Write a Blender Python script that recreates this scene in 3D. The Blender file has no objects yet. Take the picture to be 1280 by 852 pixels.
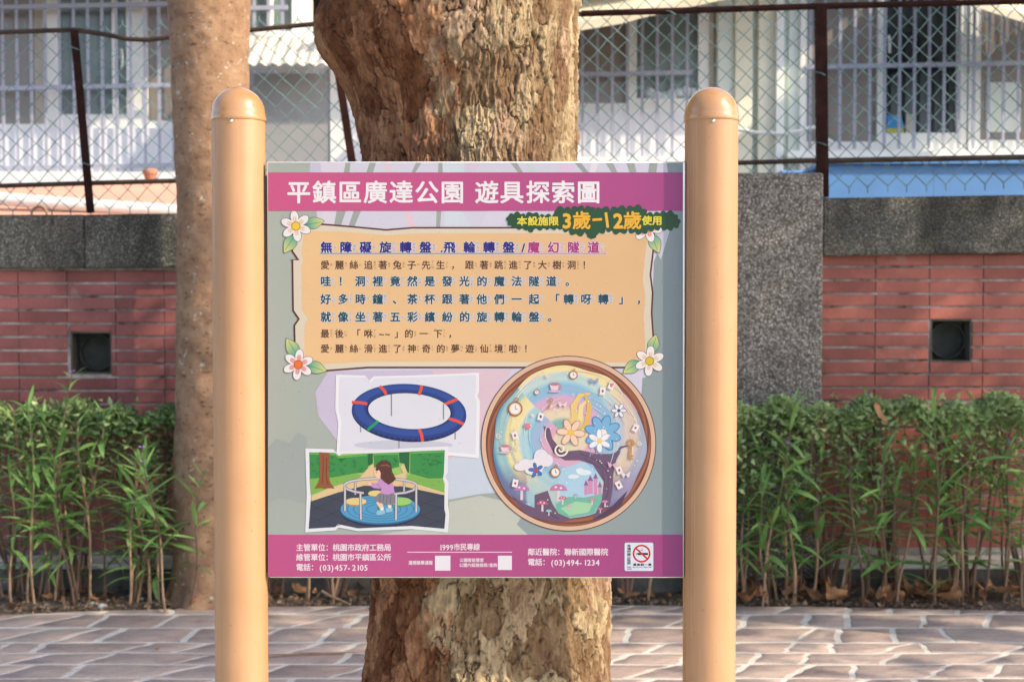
import bpy, bmesh, math, random
import numpy as np
from mathutils import Vector, Matrix
from mathutils.geometry import tessellate_polygon
R = math.radians
random.seed(7)
rng = np.random.default_rng(11)
sc = bpy.context.scene
COL = sc.collection

# ---------------------------------------------------------------- camera, sky, sun, exposure
CAM_Z = 1.5; PITCH = R(1.9); FPX = 1778.0
cam_d = bpy.data.cameras.new('camera'); cam = bpy.data.objects.new('camera', cam_d); COL.objects.link(cam)
cam.location = (0, 0, CAM_Z); cam.rotation_euler = (math.pi/2 - PITCH, 0, 0)
cam_d.sensor_width = 36; cam_d.lens = FPX/1280*36; cam_d.clip_start = 0.05; cam_d.clip_end = 800
cam_d.dof.use_dof = True; cam_d.dof.focus_distance = 3.06; cam_d.dof.aperture_fstop = 6.3
sc.camera = cam

SUN_AZ, SUN_EL = R(113), R(36)           # azimuth clockwise from +Y
w = bpy.data.worlds.new('World'); sc.world = w; w.use_nodes = True
nt = w.node_tree; bg = nt.nodes['Background']
sky = nt.nodes.new('ShaderNodeTexSky'); sky.sky_type = 'NISHITA'; sky.sun_disc = False
sky.sun_elevation = SUN_EL; sky.sun_rotation = SUN_AZ; sky.air_density = .8; sky.dust_density = 2.2; sky.ozone_density = .6
nt.links.new(sky.outputs[0], bg.inputs[0]); bg.inputs[1].default_value = 0.15
sl = bpy.data.lights.new('sun', 'SUN'); sl.energy = 2.35; sl.angle = R(0.6); sl.color = (1, .84, .62)
so = bpy.data.objects.new('sun', sl); COL.objects.link(so)
sv = Vector((math.sin(SUN_AZ)*math.cos(SUN_EL), math.cos(SUN_AZ)*math.cos(SUN_EL), math.sin(SUN_EL)))
so.rotation_euler = sv.to_track_quat('Z', 'Y').to_euler(); so.location = (6, -4, 8)
sc.view_settings.view_transform = 'Standard'; sc.view_settings.look = 'None'
sc.view_settings.gamma = 1; sc.view_settings.exposure = 1.42
try:
    sc.cycles.max_bounces = 7; sc.cycles.use_denoising = True; sc.cycles.transparent_max_bounces = 12
except Exception: pass

def P(px, py, Y):
    u = (px-640)/FPX; v = (426-py)/FPX
    dy = math.cos(PITCH)+v*math.sin(PITCH); dz = -math.sin(PITCH)+v*math.cos(PITCH)
    t = Y/dy
    return Vector((u*t, Y, CAM_Z+dz*t))
def G(px, py, z=0.0):
    u = (px-640)/FPX; v = (426-py)/FPX
    dy = math.cos(PITCH)+v*math.sin(PITCH); dz = -math.sin(PITCH)+v*math.cos(PITCH)
    t = (z-CAM_Z)/dz
    return Vector((u*t, dy*t, z))
def lin(c):
    c = c/255
    return c/12.92 if c <= .04045 else ((c+.055)/1.055)**2.4
def C(r, g, b, k=1.0): return (lin(r)*k, lin(g)*k, lin(b)*k, 1)

# ---------------------------------------------------------------- materials
def new_mat(name):
    m = bpy.data.materials.new(name); m.use_nodes = True
    return m, m.node_tree, m.node_tree.nodes['Principled BSDF']
def coords(n, kind='Object'):
    return n.nodes.new('ShaderNodeTexCoord').outputs[kind]
def geopos(n): return n.nodes.new('ShaderNodeNewGeometry').outputs['Position']
def noise(n, vec, scale, detail=4, rough=.6, dist=0, stretch=None):
    if stretch:
        mp = n.nodes.new('ShaderNodeMapping'); mp.inputs['Scale'].default_value = stretch
        n.links.new(vec, mp.inputs[0]); vec = mp.outputs[0]
    t = n.nodes.new('ShaderNodeTexNoise'); t.inputs['Scale'].default_value = scale
    t.inputs['Detail'].default_value = detail; t.inputs['Roughness'].default_value = rough
    t.inputs['Distortion'].default_value = dist
    n.links.new(vec, t.inputs['Vector']); return t.outputs[0]
def ramp(n, fac, stops):
    r = n.nodes.new('ShaderNodeValToRGB'); e = r.color_ramp.elements
    while len(e) > 1: e.remove(e[-1])
    e[0].position = stops[0][0]; e[0].color = stops[0][1]
    for p, c in stops[1:]:
        x = e.new(p); x.color = c
    n.links.new(fac, r.inputs[0]); return r.outputs[0]
def mix(n, fac, a, b, mode='MIX'):
    m = n.nodes.new('ShaderNodeMix'); m.data_type = 'RGBA'; m.blend_type = mode
    for s, v in ((0, fac), (6, a), (7, b)):
        if isinstance(v, (int, float)): m.inputs[s].default_value = v
        elif isinstance(v, tuple): m.inputs[s].default_value = v
        else: n.links.new(v, m.inputs[s])
    return m.outputs[2]
def bump(n, b, h, strength=.3, dist=.01, prev=None):
    x = n.nodes.new('ShaderNodeBump'); x.inputs['Strength'].default_value = strength
    x.inputs['Distance'].default_value = dist; n.links.new(h, x.inputs['Height'])
    if prev is not None: n.links.new(prev, x.inputs['Normal'])
    n.links.new(x.outputs[0], b.inputs['Normal']); return x.outputs[0]
W1 = (1, 1, 1, 1); K0 = (0, 0, 0, 1)
def simple(name, c, rough=.6, var=.15, scale=8, metallic=0, bmp=.0, spec=.5, coat=0):
    m, n, b = new_mat(name)
    f = noise(n, geopos(n), scale, 5)
    lo = tuple(x*(1-var) for x in c[:3])+(1,); hi = tuple(min(1, x*(1+var)) for x in c[:3])+(1,)
    n.links.new(ramp(n, f, [(.3, lo), (.7, hi)]), b.inputs['Base Color'])
    b.inputs['Roughness'].default_value = rough; b.inputs['Metallic'].default_value = metallic
    b.inputs['Specular IOR Level'].default_value = spec
    b.inputs['Coat Weight'].default_value = coat
    if bmp: bump(n, b, noise(n, geopos(n), scale*6, 4), bmp, .004)
    return m
M = {}
def m_print():
    m, n, b = new_mat('print')
    a = n.nodes.new('ShaderNodeVertexColor'); a.layer_name = 'Col'
    g = geopos(n)
    d = ramp(n, noise(n, g, 3.2, 6, .65), [(.3, (.93, .93, .93, 1)), (.7, W1)])
    sp = ramp(n, noise(n, g, 170, 2, .5), [(.26, (.55, .52, .5, 1)), (.30, W1)])
    c = mix(n, 1.0, a.outputs[0], d, 'MULTIPLY'); c = mix(n, .35, c, sp, 'MULTIPLY')
    n.links.new(c, b.inputs['Base Color'])
    b.inputs['Roughness'].default_value = .36; b.inputs['Specular IOR Level'].default_value = .35
    return m
M['print'] = m_print()
def m_post():
    m, n, b = new_mat('post_paint'); g = geopos(n)
    f = noise(n, g, 5, 5)
    c = ramp(n, f, [(.3, (.375, .205, .10, 1)), (.7, (.415, .232, .118, 1))])
    stv = ramp(n, noise(n, g, 38, 6, .7, 0, (1, 1, .04)), [(.32, (.88, .86, .83, 1)), (.6, W1)]); c = mix(n, 1, c, stv, 'MULTIPLY')
    fd = ramp(n, noise(n, g, 2.3, 6, .7), [(.35, (.93, .92, .90, 1)), (.65, (1.03, 1.04, 1.06, 1))]); c = mix(n, 1, c, fd, 'MULTIPLY')
    spk = ramp(n, noise(n, g, 75, 3, .6), [(.27, (.6, .5, .42, 1)), (.31, W1)])
    c = mix(n, .5, c, spk, 'MULTIPLY')
    n.links.new(c, b.inputs['Base Color'])
    b.inputs['Roughness'].default_value = .42
    bump(n, b, noise(n, g, 240, 2), .05, .001)
    return m
M['post'] = m_post()
def m_cap():
    m, n, b = new_mat('cap_paint'); g = geopos(n)
    c = ramp(n, noise(n, g, 14, 5), [(.3, (.33, .175, .075, 1)), (.7, (.39, .21, .092, 1))])
    n.links.new(c, b.inputs['Base Color']); b.inputs['Roughness'].default_value = .2
    b.inputs['Coat Weight'].default_value = .5; b.inputs['Coat Roughness'].default_value = .08
    bump(n, b, noise(n, g, 35, 3), .12, .002)
    return m
M['cap'] = m_cap()
M['screw'] = simple('screw_steel', (.7, .7, .7, 1), .25, .1, 40, metallic=1)
M['alu'] = simple('panel_edge', (.75, .74, .73, 1), .35, .05, 20, metallic=.3)
M['dark_bracket'] = simple('dark_bracket', (.06, .04, .03, 1), .6)  # colour of the shaded gap beside the panel

def m_bark():
    m, n, b = new_mat('bark'); g = geopos(n)
    at = n.nodes.new('ShaderNodeAttribute'); at.attribute_name = 'pale'
    al = n.nodes.new('ShaderNodeAttribute'); al.attribute_name = 'lift'
    ac = n.nodes.new('ShaderNodeAttribute'); ac.attribute_name = 'crack'
    f1 = noise(n, g, 20, 9, .7, .6, (1, 1, .45))
    f2 = noise(n, g, 55, 9, .72, .3, (1, 1, .6))
    f3 = noise(n, g, 6, 5, .6, 1.2, (1, 1, .6))
    red = ramp(n, f1, [(.28, (.15, .062, .032, 1)), (.43, (.27, .125, .063, 1)), (.55, (.38, .20, .108, 1)), (.72, (.47, .285, .17, 1))])
    pale = ramp(n, f1, [(.27, (.28, .19, .12, 1)), (.42, (.41, .315, .195, 1)), (.58, (.50, .40, .25, 1)), (.75, (.56, .45, .31, 1))])
    gry = ramp(n, f3, [(.5, K0), (.62, W1)])
    pale = mix(n, gry, pale, mix(n, .55, pale, (.40, .24, .18, 1)))
    c = mix(n, at.outputs['Fac'], red, pale)
    moss = ramp(n, noise(n, g, 9, 5, .6), [(.66, K0), (.72, (.5, .5, .5, 1))])
    c = mix(n, moss, c, (.17, .2, .13, 1))
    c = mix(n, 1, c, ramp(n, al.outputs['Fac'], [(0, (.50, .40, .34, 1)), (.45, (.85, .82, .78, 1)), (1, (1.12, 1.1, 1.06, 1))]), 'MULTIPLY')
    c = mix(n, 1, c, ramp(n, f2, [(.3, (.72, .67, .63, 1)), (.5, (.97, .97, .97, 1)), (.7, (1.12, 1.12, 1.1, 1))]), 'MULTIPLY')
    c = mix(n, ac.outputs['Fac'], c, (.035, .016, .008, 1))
    n.links.new(c, b.inputs['Base Color']); b.inputs['Roughness'].default_value = .88
    b.inputs['Specular IOR Level'].default_value = .2
    vo = n.nodes.new('ShaderNodeTexVoronoi'); vo.feature = 'DISTANCE_TO_EDGE'; vo.inputs['Scale'].default_value = 34
    mp = n.nodes.new('ShaderNodeMapping'); mp.inputs['Scale'].default_value = (1, 1, .42)
    dn = n.nodes.new('ShaderNodeTexNoise'); dn.inputs['Scale'].default_value = 30; dn.inputs['Detail'].default_value = 6; n.links.new(g, dn.inputs['Vector'])
    vm = n.nodes.new('ShaderNodeVectorMath'); vm.operation = 'MULTIPLY_ADD'; n.links.new(dn.outputs[1], vm.inputs[0]); vm.inputs[1].default_value = (.06, .06, .09); n.links.new(g, vm.inputs[2])
    n.links.new(vm.outputs[0], mp.inputs[0]); n.links.new(mp.outputs[0], vo.inputs['Vector'])
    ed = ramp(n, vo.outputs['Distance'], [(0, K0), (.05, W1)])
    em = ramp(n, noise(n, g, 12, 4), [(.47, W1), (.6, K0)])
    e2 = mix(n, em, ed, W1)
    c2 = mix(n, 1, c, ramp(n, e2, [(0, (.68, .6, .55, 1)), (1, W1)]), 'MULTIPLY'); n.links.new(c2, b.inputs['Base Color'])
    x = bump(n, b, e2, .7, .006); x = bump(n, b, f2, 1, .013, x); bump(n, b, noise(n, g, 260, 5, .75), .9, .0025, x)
    return m
M['bark'] = m_bark()
def m_bark2():
    m, n, b = new_mat('smooth_bark'); g = geopos(n)
    f1 = noise(n, g, 9, 8, .65, .5)
    c = ramp(n, f1, [(.25, (.14, .075, .042, 1)), (.5, (.255, .15, .085, 1)), (.75, (.35, .23, .145, 1))])
    li = ramp(n, noise(n, g, 34, 4, .55), [(.655, K0), (.68, (.75, .75, .75, 1))])
    c = mix(n, li, c, (.42, .43, .36, 1))
    dk = ramp(n, noise(n, g, 28, 4, .6, 0, (1, 1, 2.5)), [(.34, (.4, .33, .3, 1)), (.41, W1)])
    c = mix(n, 1, c, dk, 'MULTIPLY')
    n.links.new(c, b.inputs['Base Color']); b.inputs['Roughness'].default_value = .9
    x = bump(n, b, f1, .5, .02); bump(n, b, noise(n, g, 45, 6, .7), .5, .008, x)
    return m
M['bark2'] = m_bark2()
def m_brick(name, a, bb):
    m, n, b = new_mat(name); g = geopos(n)
    oi = n.nodes.new('ShaderNodeObjectInfo')
    c = ramp(n, oi.outputs['Random'], [(0, a), (.5, tuple((x+y)/2 for x, y in zip(a, bb))), (1, bb)])
    d = ramp(n, noise(n, g, 5, 6, .6), [(.32, (.62, .58, .56, 1)), (.6, W1)])
    c = mix(n, 1, c, d, 'MULTIPLY')
    eff = ramp(n, noise(n, g, 4.2, 7, .7, .5), [(.60, K0), (.74, (.55, .55, .55, 1))])
    c = mix(n, eff, c, (.42, .34, .31, 1))
    c = mix(n, 1, c, ramp(n, noise(n, g, 60, 4), [(.3, (.82, .8, .8, 1)), (.6, W1)]), 'MULTIPLY')
    n.links.new(c, b.inputs['Base Color']); b.inputs['Roughness'].default_value = .6
    bump(n, b, noise(n, g, 90, 4), .25, .003)
    return m
M['brickL'] = m_brick('brick_left', (.245, .068, .058, 1), (.36, .112, .096, 1))
M['brickR'] = m_brick('brick_right', (.28, .074, .052, 1), (.41, .12, .085, 1))
def m_mortar():
    m, n, b = new_mat('mortar'); g = geopos(n)
    c = ramp(n, noise(n, g, 7, 7, .7), [(.36, (.06, .05, .042, 1)), (.47, (.25, .21, .19, 1)), (.66, (.50, .45, .42, 1))])
    n.links.new(c, b.inputs['Base Color']); b.inputs['Roughness'].default_value = .95
    bump(n, b, noise(n, g, 80, 4), .5, .003); return m
M['mortar'] = m_mortar()
def m_aggr(name, lo, mid, hi, stain, scale=95):
    m, n, b = new_mat(name); g = geopos(n)
    v = n.nodes.new('ShaderNodeTexVoronoi'); v.inputs['Scale'].default_value = scale; n.links.new(g, v.inputs['Vector'])
    sep = n.nodes.new('ShaderNodeSeparateColor'); n.links.new(v.outputs['Color'], sep.inputs[0])
    c = ramp(n, sep.outputs[0], [(0, lo), (.45, mid), (.8, mid), (.93, hi)])
    e = ramp(n, v.outputs['Distance'], [(.3, W1), (.65, (.35, .33, .3, 1))])
    c = mix(n, 1, c, e, 'MULTIPLY')
    s = ramp(n, noise(n, g, 3.5, 7, .65, .4, (1, 1, .5)), [(.38, stain), (.62, W1)])
    c = mix(n, 1, c, s, 'MULTIPLY')
    n.links.new(c, b.inputs['Base Color']); b.inputs['Roughness'].default_value = .8
    inv = n.nodes.new('ShaderNodeMath'); inv.operation = 'SUBTRACT'; inv.inputs[0].default_value = 1; n.links.new(v.outputs['Distance'], inv.inputs[1])
    bump(n, b, inv.outputs[0], .8, .006); return m
M['pillar'] = m_aggr('pebble_render', (.17, .15, .125, 1), (.34, .31, .27, 1), (.55, .51, .45, 1), (.7, .7, .7, 1))
M['coping'] = m_aggr('weathered_coping', (.10, .096, .08, 1), (.19, .182, .15, 1), (.34, .33, .28, 1), (.30, .30, .27, 1), 120)
def m_concrete(name, a, bcol):
    m, n, b = new_mat(name); g = geopos(n)
    c = ramp(n, noise(n, g, 6, 8, .7), [(.3, a), (.7, bcol)])
    n.links.new(c, b.inputs['Base Color']); b.inputs['Roughness'].default_value = .9
    bump(n, b, noise(n, g, 50, 5), .5, .005); return m
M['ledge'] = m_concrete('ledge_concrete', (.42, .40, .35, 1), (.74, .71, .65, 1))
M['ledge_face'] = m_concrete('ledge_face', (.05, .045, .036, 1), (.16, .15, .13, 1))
M['pipe'] = m_concrete('drain_pipe', (.02, .022, .02, 1), (.06, .066, .055, 1))
M['hole'] = m_concrete('drain_recess', (.03, .03, .024, 1), (.12, .11, .085, 1))
def m_soil():
    m, n, b = new_mat('soil'); g = geopos(n)
    c = ramp(n, noise(n, g, 16, 9, .75), [(.3, (.03, .022, .016, 1)), (.5, (.10, .075, .055, 1)), (.72, (.24, .19, .15, 1))])
    n.links.new(c, b.inputs['Base Color']); b.inputs['Roughness'].default_value = .95
    bump(n, b, noise(n, g, 60, 8, .7), 1, .02); return m
M['soil'] = m_soil()
def m_stone():
    m, n, b = new_mat('paving_stone'); g = geopos(n)
    oi = n.nodes.new('ShaderNodeObjectInfo')
    c = ramp(n, oi.outputs['Random'], [(0, (.33, .25, .212, 1)), (.5, (.39, .305, .262, 1)), (1, (.45, .355, .305, 1))])
    d = ramp(n, noise(n, g, 7, 9, .75, .6, (1, 1.8, 1)), [(.3, (.62, .6, .61, 1)), (.5, W1), (.7, (1.2, 1.17, 1.12, 1))])
    c = mix(n, 1, c, d, 'MULTIPLY')
    c = mix(n, 1, c, ramp(n, noise(n, g, 130, 4), [(.3, (.8, .8, .8, 1)), (.6, W1)]), 'MULTIPLY')
    n.links.new(c, b.inputs['Base Color']); b.inputs['Roughness'].default_value = .62
    x = bump(n, b, noise(n, g, 22, 7, .65), .5, .012); bump(n, b, noise(n, g, 160, 3), .3, .002, x); return m
M['stone'] = m_stone()
M['grout'] = m_concrete('pale_grout', (.44, .42, .37, 1), (.64, .62, .56, 1))
M['rust'] = simple('rusty_brown_steel', (.026, .009, .007, 1), .85, .5, 14, bmp=.4, spec=.15)
M['rail'] = simple('dark_rail', (.045, .028, .018, 1), .7, .5, 12, bmp=.4, spec=.3)
M['wire'] = simple('green_wire', (.10, .19, .19, 1), .45, .35, 5)
def m_leaf(name, a, bcol, trans=.35, rough=.4):
    m, n, b = new_mat(name); g = geopos(n)
    oi = n.nodes.new('ShaderNodeObjectInfo')
    nz = noise(n, g, 14, 3)
    ad = n.nodes.new('ShaderNodeMath'); ad.operation = 'ADD'; n.links.new(oi.outputs['Random'], ad.inputs[0])
    sc_ = n.nodes.new('ShaderNodeMath'); sc_.operation = 'MULTIPLY'; sc_.inputs[1].default_value = 1.6; n.links.new(nz, sc_.inputs[0])
    n.links.new(sc_.outputs[0], ad.inputs[1])
    dv = n.nodes.new('ShaderNodeMath'); dv.operation = 'MULTIPLY'; dv.inputs[1].default_value = .4; n.links.new(ad.outputs[0], dv.inputs[0])
    c = ramp(n, dv.outputs[0], [(.15, a), (.85, bcol)])
    n.links.new(c, b.inputs['Base Color']); b.inputs['Roughness'].default_value = rough
    tr = n.nodes.new('ShaderNodeBsdfTranslucent'); n.links.new(c, tr.inputs[0])
    ms = n.nodes.new('ShaderNodeMixShader'); ms.inputs[0].default_value = trans
    out = n.nodes['Material Output']
    n.links.new(b.outputs[0], ms.inputs[1]); n.links.new(tr.outputs[0], ms.inputs[2]); n.links.new(ms.outputs[0], out.inputs[0])
    return m
M['leaf'] = m_leaf('narrow_leaf', (.06, .17, .04, 1), (.34, .56, .18, 1), .4)
M['leafY'] = m_leaf('yellow_leaf', (.45, .3, .06, 1), (.6, .42, .12, 1))
M['shrub'] = m_leaf('shrub_leaf', (.05, .14, .03, 1), (.50, .62, .28, 1), .3, .45)
M['crown'] = m_leaf('crown_leaf', (.03, .07, .015, 1), (.09, .17, .04, 1))
M['deadleaf'] = m_leaf('dead_leaf', (.07, .03, .015, 1), (.50, .25, .11, 1), .15, .7)
M['litter'] = m_leaf('litter', (.09, .05, .03, 1), (.38, .27, .18, 1), .1, .8)
M['stem'] = simple('stem_brown', (.14, .08, .055, 1), .7, .5, 9)
M['stemTan'] = simple('stem_tan', (.28, .18, .11, 1), .8, .35, 9)
M['stemG'] = simple('stem_green', (.12, .14, .05, 1), .6, .5, 9)
M['twig'] = simple('twig', (.26, .14, .08, 1), .8, .3, 20)
M['petal'] = simple('violet_petal', (.35, .16, .55, 1), .6)
M['wallW'] = m_concrete('painted_wall', (.74, .76, .80, 1), (.81, .82, .85, 1))
M['frame'] = simple('window_frame_white', (.80, .81, .77, 1), .45, .06, 3)
M['creamW'] = simple('cream_wall', (.80, .77, .60, 1), .7, .08, 2)  # cream with the sunlight on it mixed into the colour
M['mint'] = simple('pale_mint_wall', (.66, .72, .65, 1), .7, .06, 2)
M['bar'] = simple('lilac_grey_bar', (.33, .34, .42, 1), .45, .1, 6)
M['paneT'] = simple('taupe_pane', (.26, .225, .195, 1), .25, .12, 1.5, spec=.6)
M['paneG'] = simple('greenish_pane', (.15, .19, .175, 1), .2, .3, 2.2, spec=.6)
M['paneD'] = simple('dark_pane', (.018, .026, .03, 1), .12, .6, 2.5, spec=.6)
M['curtain'] = simple('curtain', (.5, .46, .38, 1), .9, .1, 6)
M['awning'] = simple('cream_awning', (.66, .57, .40, 1), .8, .1, 3)
M['salmon'] = simple('salmon_sheet', (.62, .33, .24, 1), .6, .1, 2)
M['whitepipe'] = simple('white_pipe', (.68, .7, .68, 1), .4, .08, 3)
M['blue'] = simple('blue_sheet', (.10, .25, .52, 1), .5, .12, 1.6)
M['blueobj'] = simple('blue_box', (.02, .25, .55, 1), .4)
M['yellow'] = simple('yellow_box', (.45, .42, .05, 1), .4)
M['terracotta'] = simple('terracotta', (.42, .16, .09, 1), .8)
M['corr'] = m_concrete('corrugated_cream', (.5, .47, .40, 1), (.66, .62, .54, 1))
M['ribbed'] = simple('ribbed_panel', (.42, .42, .42, 1), .6, .06, 4)
M['whitecloth'] = simple('white_bundle', (.55, .62, .66, 1), .8, .1, 9)
M['brown'] = simple('brown_hoop', (.2, .11, .03, 1), .5)

# ---------------------------------------------------------------- object helpers
def origin(o):
    v = Vector((0, 0, 0))
    while o is not None:
        v += o.location; o = o.parent
    return v
def link(name, me, mat=None, parent=None, loc=None):
    o = bpy.data.objects.new(name, me); COL.objects.link(o)
    if mat is not None and me is not None and len(me.materials) == 0: me.materials.append(mat)
    if parent is not None: o.parent = parent
    if loc is not None: o.location = Vector(loc)-(origin(parent) if parent else Vector())
    return o
def tag(o, label=None, cat=None, group=None, kind=None):
    if label: o['label'] = label
    if cat: o['category'] = cat
    if group: o['group'] = group
    if kind: o['kind'] = kind
    return o
def thing(name, loc, label, cat, group=None):
    o = bpy.data.objects.new(name, None); COL.objects.link(o); o.location = loc; o.empty_display_size = .1
    return tag(o, label, cat, group)
class MB:
    def __init__(s): s.v = []; s.f = []; s.m = []
    def add(s, vs, fs, mi=0):
        b = len(s.v); s.v += [tuple(x) for x in vs]
        for f in fs: s.f.append(tuple(b+i for i in f)); s.m.append(mi)
    def box(s, x0, x1, y0, y1, z0, z1, mi=0, bev=0):
        if bev:
            bm = bmesh.new(); bmesh.ops.create_cube(bm, size=1)
            for v in bm.verts: v.co = Vector(((x0+x1)/2+v.co.x*(x1-x0), (y0+y1)/2+v.co.y*(y1-y0), (z0+z1)/2+v.co.z*(z1-z0)))
            bmesh.ops.bevel(bm, geom=bm.edges[:], offset=bev, segments=1, affect='EDGES')
            s.addbm(bm, mi); return
        s.add([(x0, y0, z0), (x1, y0, z0), (x1, y1, z0), (x0, y1, z0), (x0, y0, z1), (x1, y0, z1), (x1, y1, z1), (x0, y1, z1)],
              [(0, 3, 2, 1), (4, 5, 6, 7), (0, 1, 5, 4), (1, 2, 6, 5), (2, 3, 7, 6), (3, 0, 4, 7)], mi)
    def addbm(s, bm, mi=0):
        bm.verts.index_update()
        s.add([v.co[:] for v in bm.verts], [[v.index for v in f.verts] for f in bm.faces], mi); bm.free()
    def quadbox(s, a, b, c, d, depth, mi=0):      # four front corners, extruded along +Y
        n = Vector((0, depth, 0)); q = [Vector(x) for x in (a, b, c, d)]
        s.add(q+[x+n for x in q], [(0, 1, 2, 3), (7, 6, 5, 4), (0, 4, 5, 1), (1, 5, 6, 2), (2, 6, 7, 3), (3, 7, 4, 0)], mi)
    def tube(s, pts, r, n=6, mi=0, caps=True):
        pts = [Vector(p) for p in pts]; rs = r if isinstance(r, (list, tuple)) else [r]*len(pts)
        b = len(s.v); up = None
        for i, p in enumerate(pts):
            d = (pts[min(i+1, len(pts)-1)]-pts[max(i-1, 0)])
            d = d.normalized() if d.length > 1e-9 else Vector((0, 0, 1))
            if up is None: up = d.orthogonal().normalized()
            up = (up-d*up.dot(d)); up = up.normalized() if up.length > 1e-6 else d.orthogonal().normalized()
            sd = d.cross(up)
            for k in range(n):
                a = 2*math.pi*k/n; s.v.append(tuple(p+(up*math.cos(a)+sd*math.sin(a))*rs[i]))
        for i in range(len(pts)-1):
            for k in range(n):
                k2 = (k+1) % n
                s.f.append((b+i*n+k, b+i*n+k2, b+(i+1)*n+k2, b+(i+1)*n+k)); s.m.append(mi)
        if caps:
            s.f.append(tuple(b+k for k in range(n))[::-1]); s.m.append(mi)
            e = b+(len(pts)-1)*n; s.f.append(tuple(e+k for k in range(n))); s.m.append(mi)
    def lathe(s, prof, cx, cy, n=48, mi=0):
        b = len(s.v)
        for r, z in prof:
            for k in range(n):
                a = 2*math.pi*k/n; s.v.append((cx+r*math.cos(a), cy+r*math.sin(a), z))
        for i in range(len(prof)-1):
            for k in range(n):
                k2 = (k+1) % n
                s.f.append((b+i*n+k, b+i*n+k2, b+(i+1)*n+k2, b+(i+1)*n+k)); s.m.append(mi)
    def build(s, name, mats, parent=None, smooth=False, org=None, recalc=True):
        o0 = Vector(org) if org is not None else (origin(parent) if parent else Vector())
        me = bpy.data.meshes.new(name)
        me.from_pydata([(x-o0.x, y-o0.y, z-o0.z) for x, y, z in s.v], [], s.f)
        mats = mats if isinstance(mats, (list, tuple)) else [mats]
        for m in mats: me.materials.append(m)
        if len(mats) > 1: me.polygons.foreach_set('material_index', s.m)
        if recalc:
            bm = bmesh.new(); bm.from_mesh(me); bmesh.ops.recalc_face_normals(bm, faces=bm.faces[:]); bm.to_mesh(me); bm.free()
        if smooth:
            me.polygons.foreach_set('use_smooth', [True]*len(me.polygons))
            try: me.set_sharp_from_angle(angle=R(40))
            except Exception: pass
        me.update()
        o = bpy.data.objects.new(name, me); COL.objects.link(o)
        if parent is not None: o.parent = parent; o.location = o0-origin(parent)
        else: o.location = o0
        return o

# numpy value noise
def vnoise(p, seed=0):
    p = np.asarray(p, float); i = np.floor(p).astype(np.int64); f = p-i; f = f*f*(3-2*f)
    def h(ix, iy, iz):
        n = (ix*374761393+iy*668265263+iz*2147483647+seed*974711) & 0xffffffff
        n = ((n ^ (n >> 13))*1274126177) & 0xffffffff
        return ((n ^ (n >> 16)) & 0xffffff)/float(0xffffff)
    r = 0
    for dx in (0, 1):
        for dy in (0, 1):
            for dz in (0, 1):
                wgt = (f[..., 0] if dx else 1-f[..., 0])*(f[..., 1] if dy else 1-f[..., 1])*(f[..., 2] if dz else 1-f[..., 2])
                r = r+wgt*h(i[..., 0]+dx, i[..., 1]+dy, i[..., 2]+dz)
    return r
def fbm(p, o=4, seed=0):
    a = .5; r = 0; t = 0
    for k in range(o): r = r+a*vnoise(p*2**k, seed+k); t += a; a *= .55
    return r/t

# ================================================================ GROUND AND PAVEMENT
g = MB(); g.add([(-250, -250, -.06), (250, -250, -.06), (250, 400, -.06), (-250, 400, -.06)], [(0, 1, 2, 3)])
tag(g.build('ground', M['soil']), kind='structure')
def edgeY(x):
    return 6.83-.045*min(abs(x), 2.6)**2*(.62 if x > 0 else .9)
pv = MB()
xs = [-9+i*.3 for i in range(61)]
vs = []; fs = []
for x in xs: vs += [(x, -6, 0), (x, 3.3, 0), (x, edgeY(x)-.012, 0), (x, edgeY(x)-.006, -.05)]
for i in range(60):
    for k in range(3): fs.append((i*4+k, (i+1)*4+k, (i+1)*4+k+1, i*4+k+1))
pv.add(vs, fs)
pave = tag(pv.build('pavement', M['grout']), kind='structure')
ys = [3.66]
while ys[-1] < 6.75: ys.append(ys[-1]+random.choice((.18, .21, .24, .27)))
ys = [y-(ys[-1]-7.0) for y in ys]
nst = 0
def wob(x, y): return .006*math.sin(x*7+y*31)+.004*math.sin(x*19+y*11)
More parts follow.
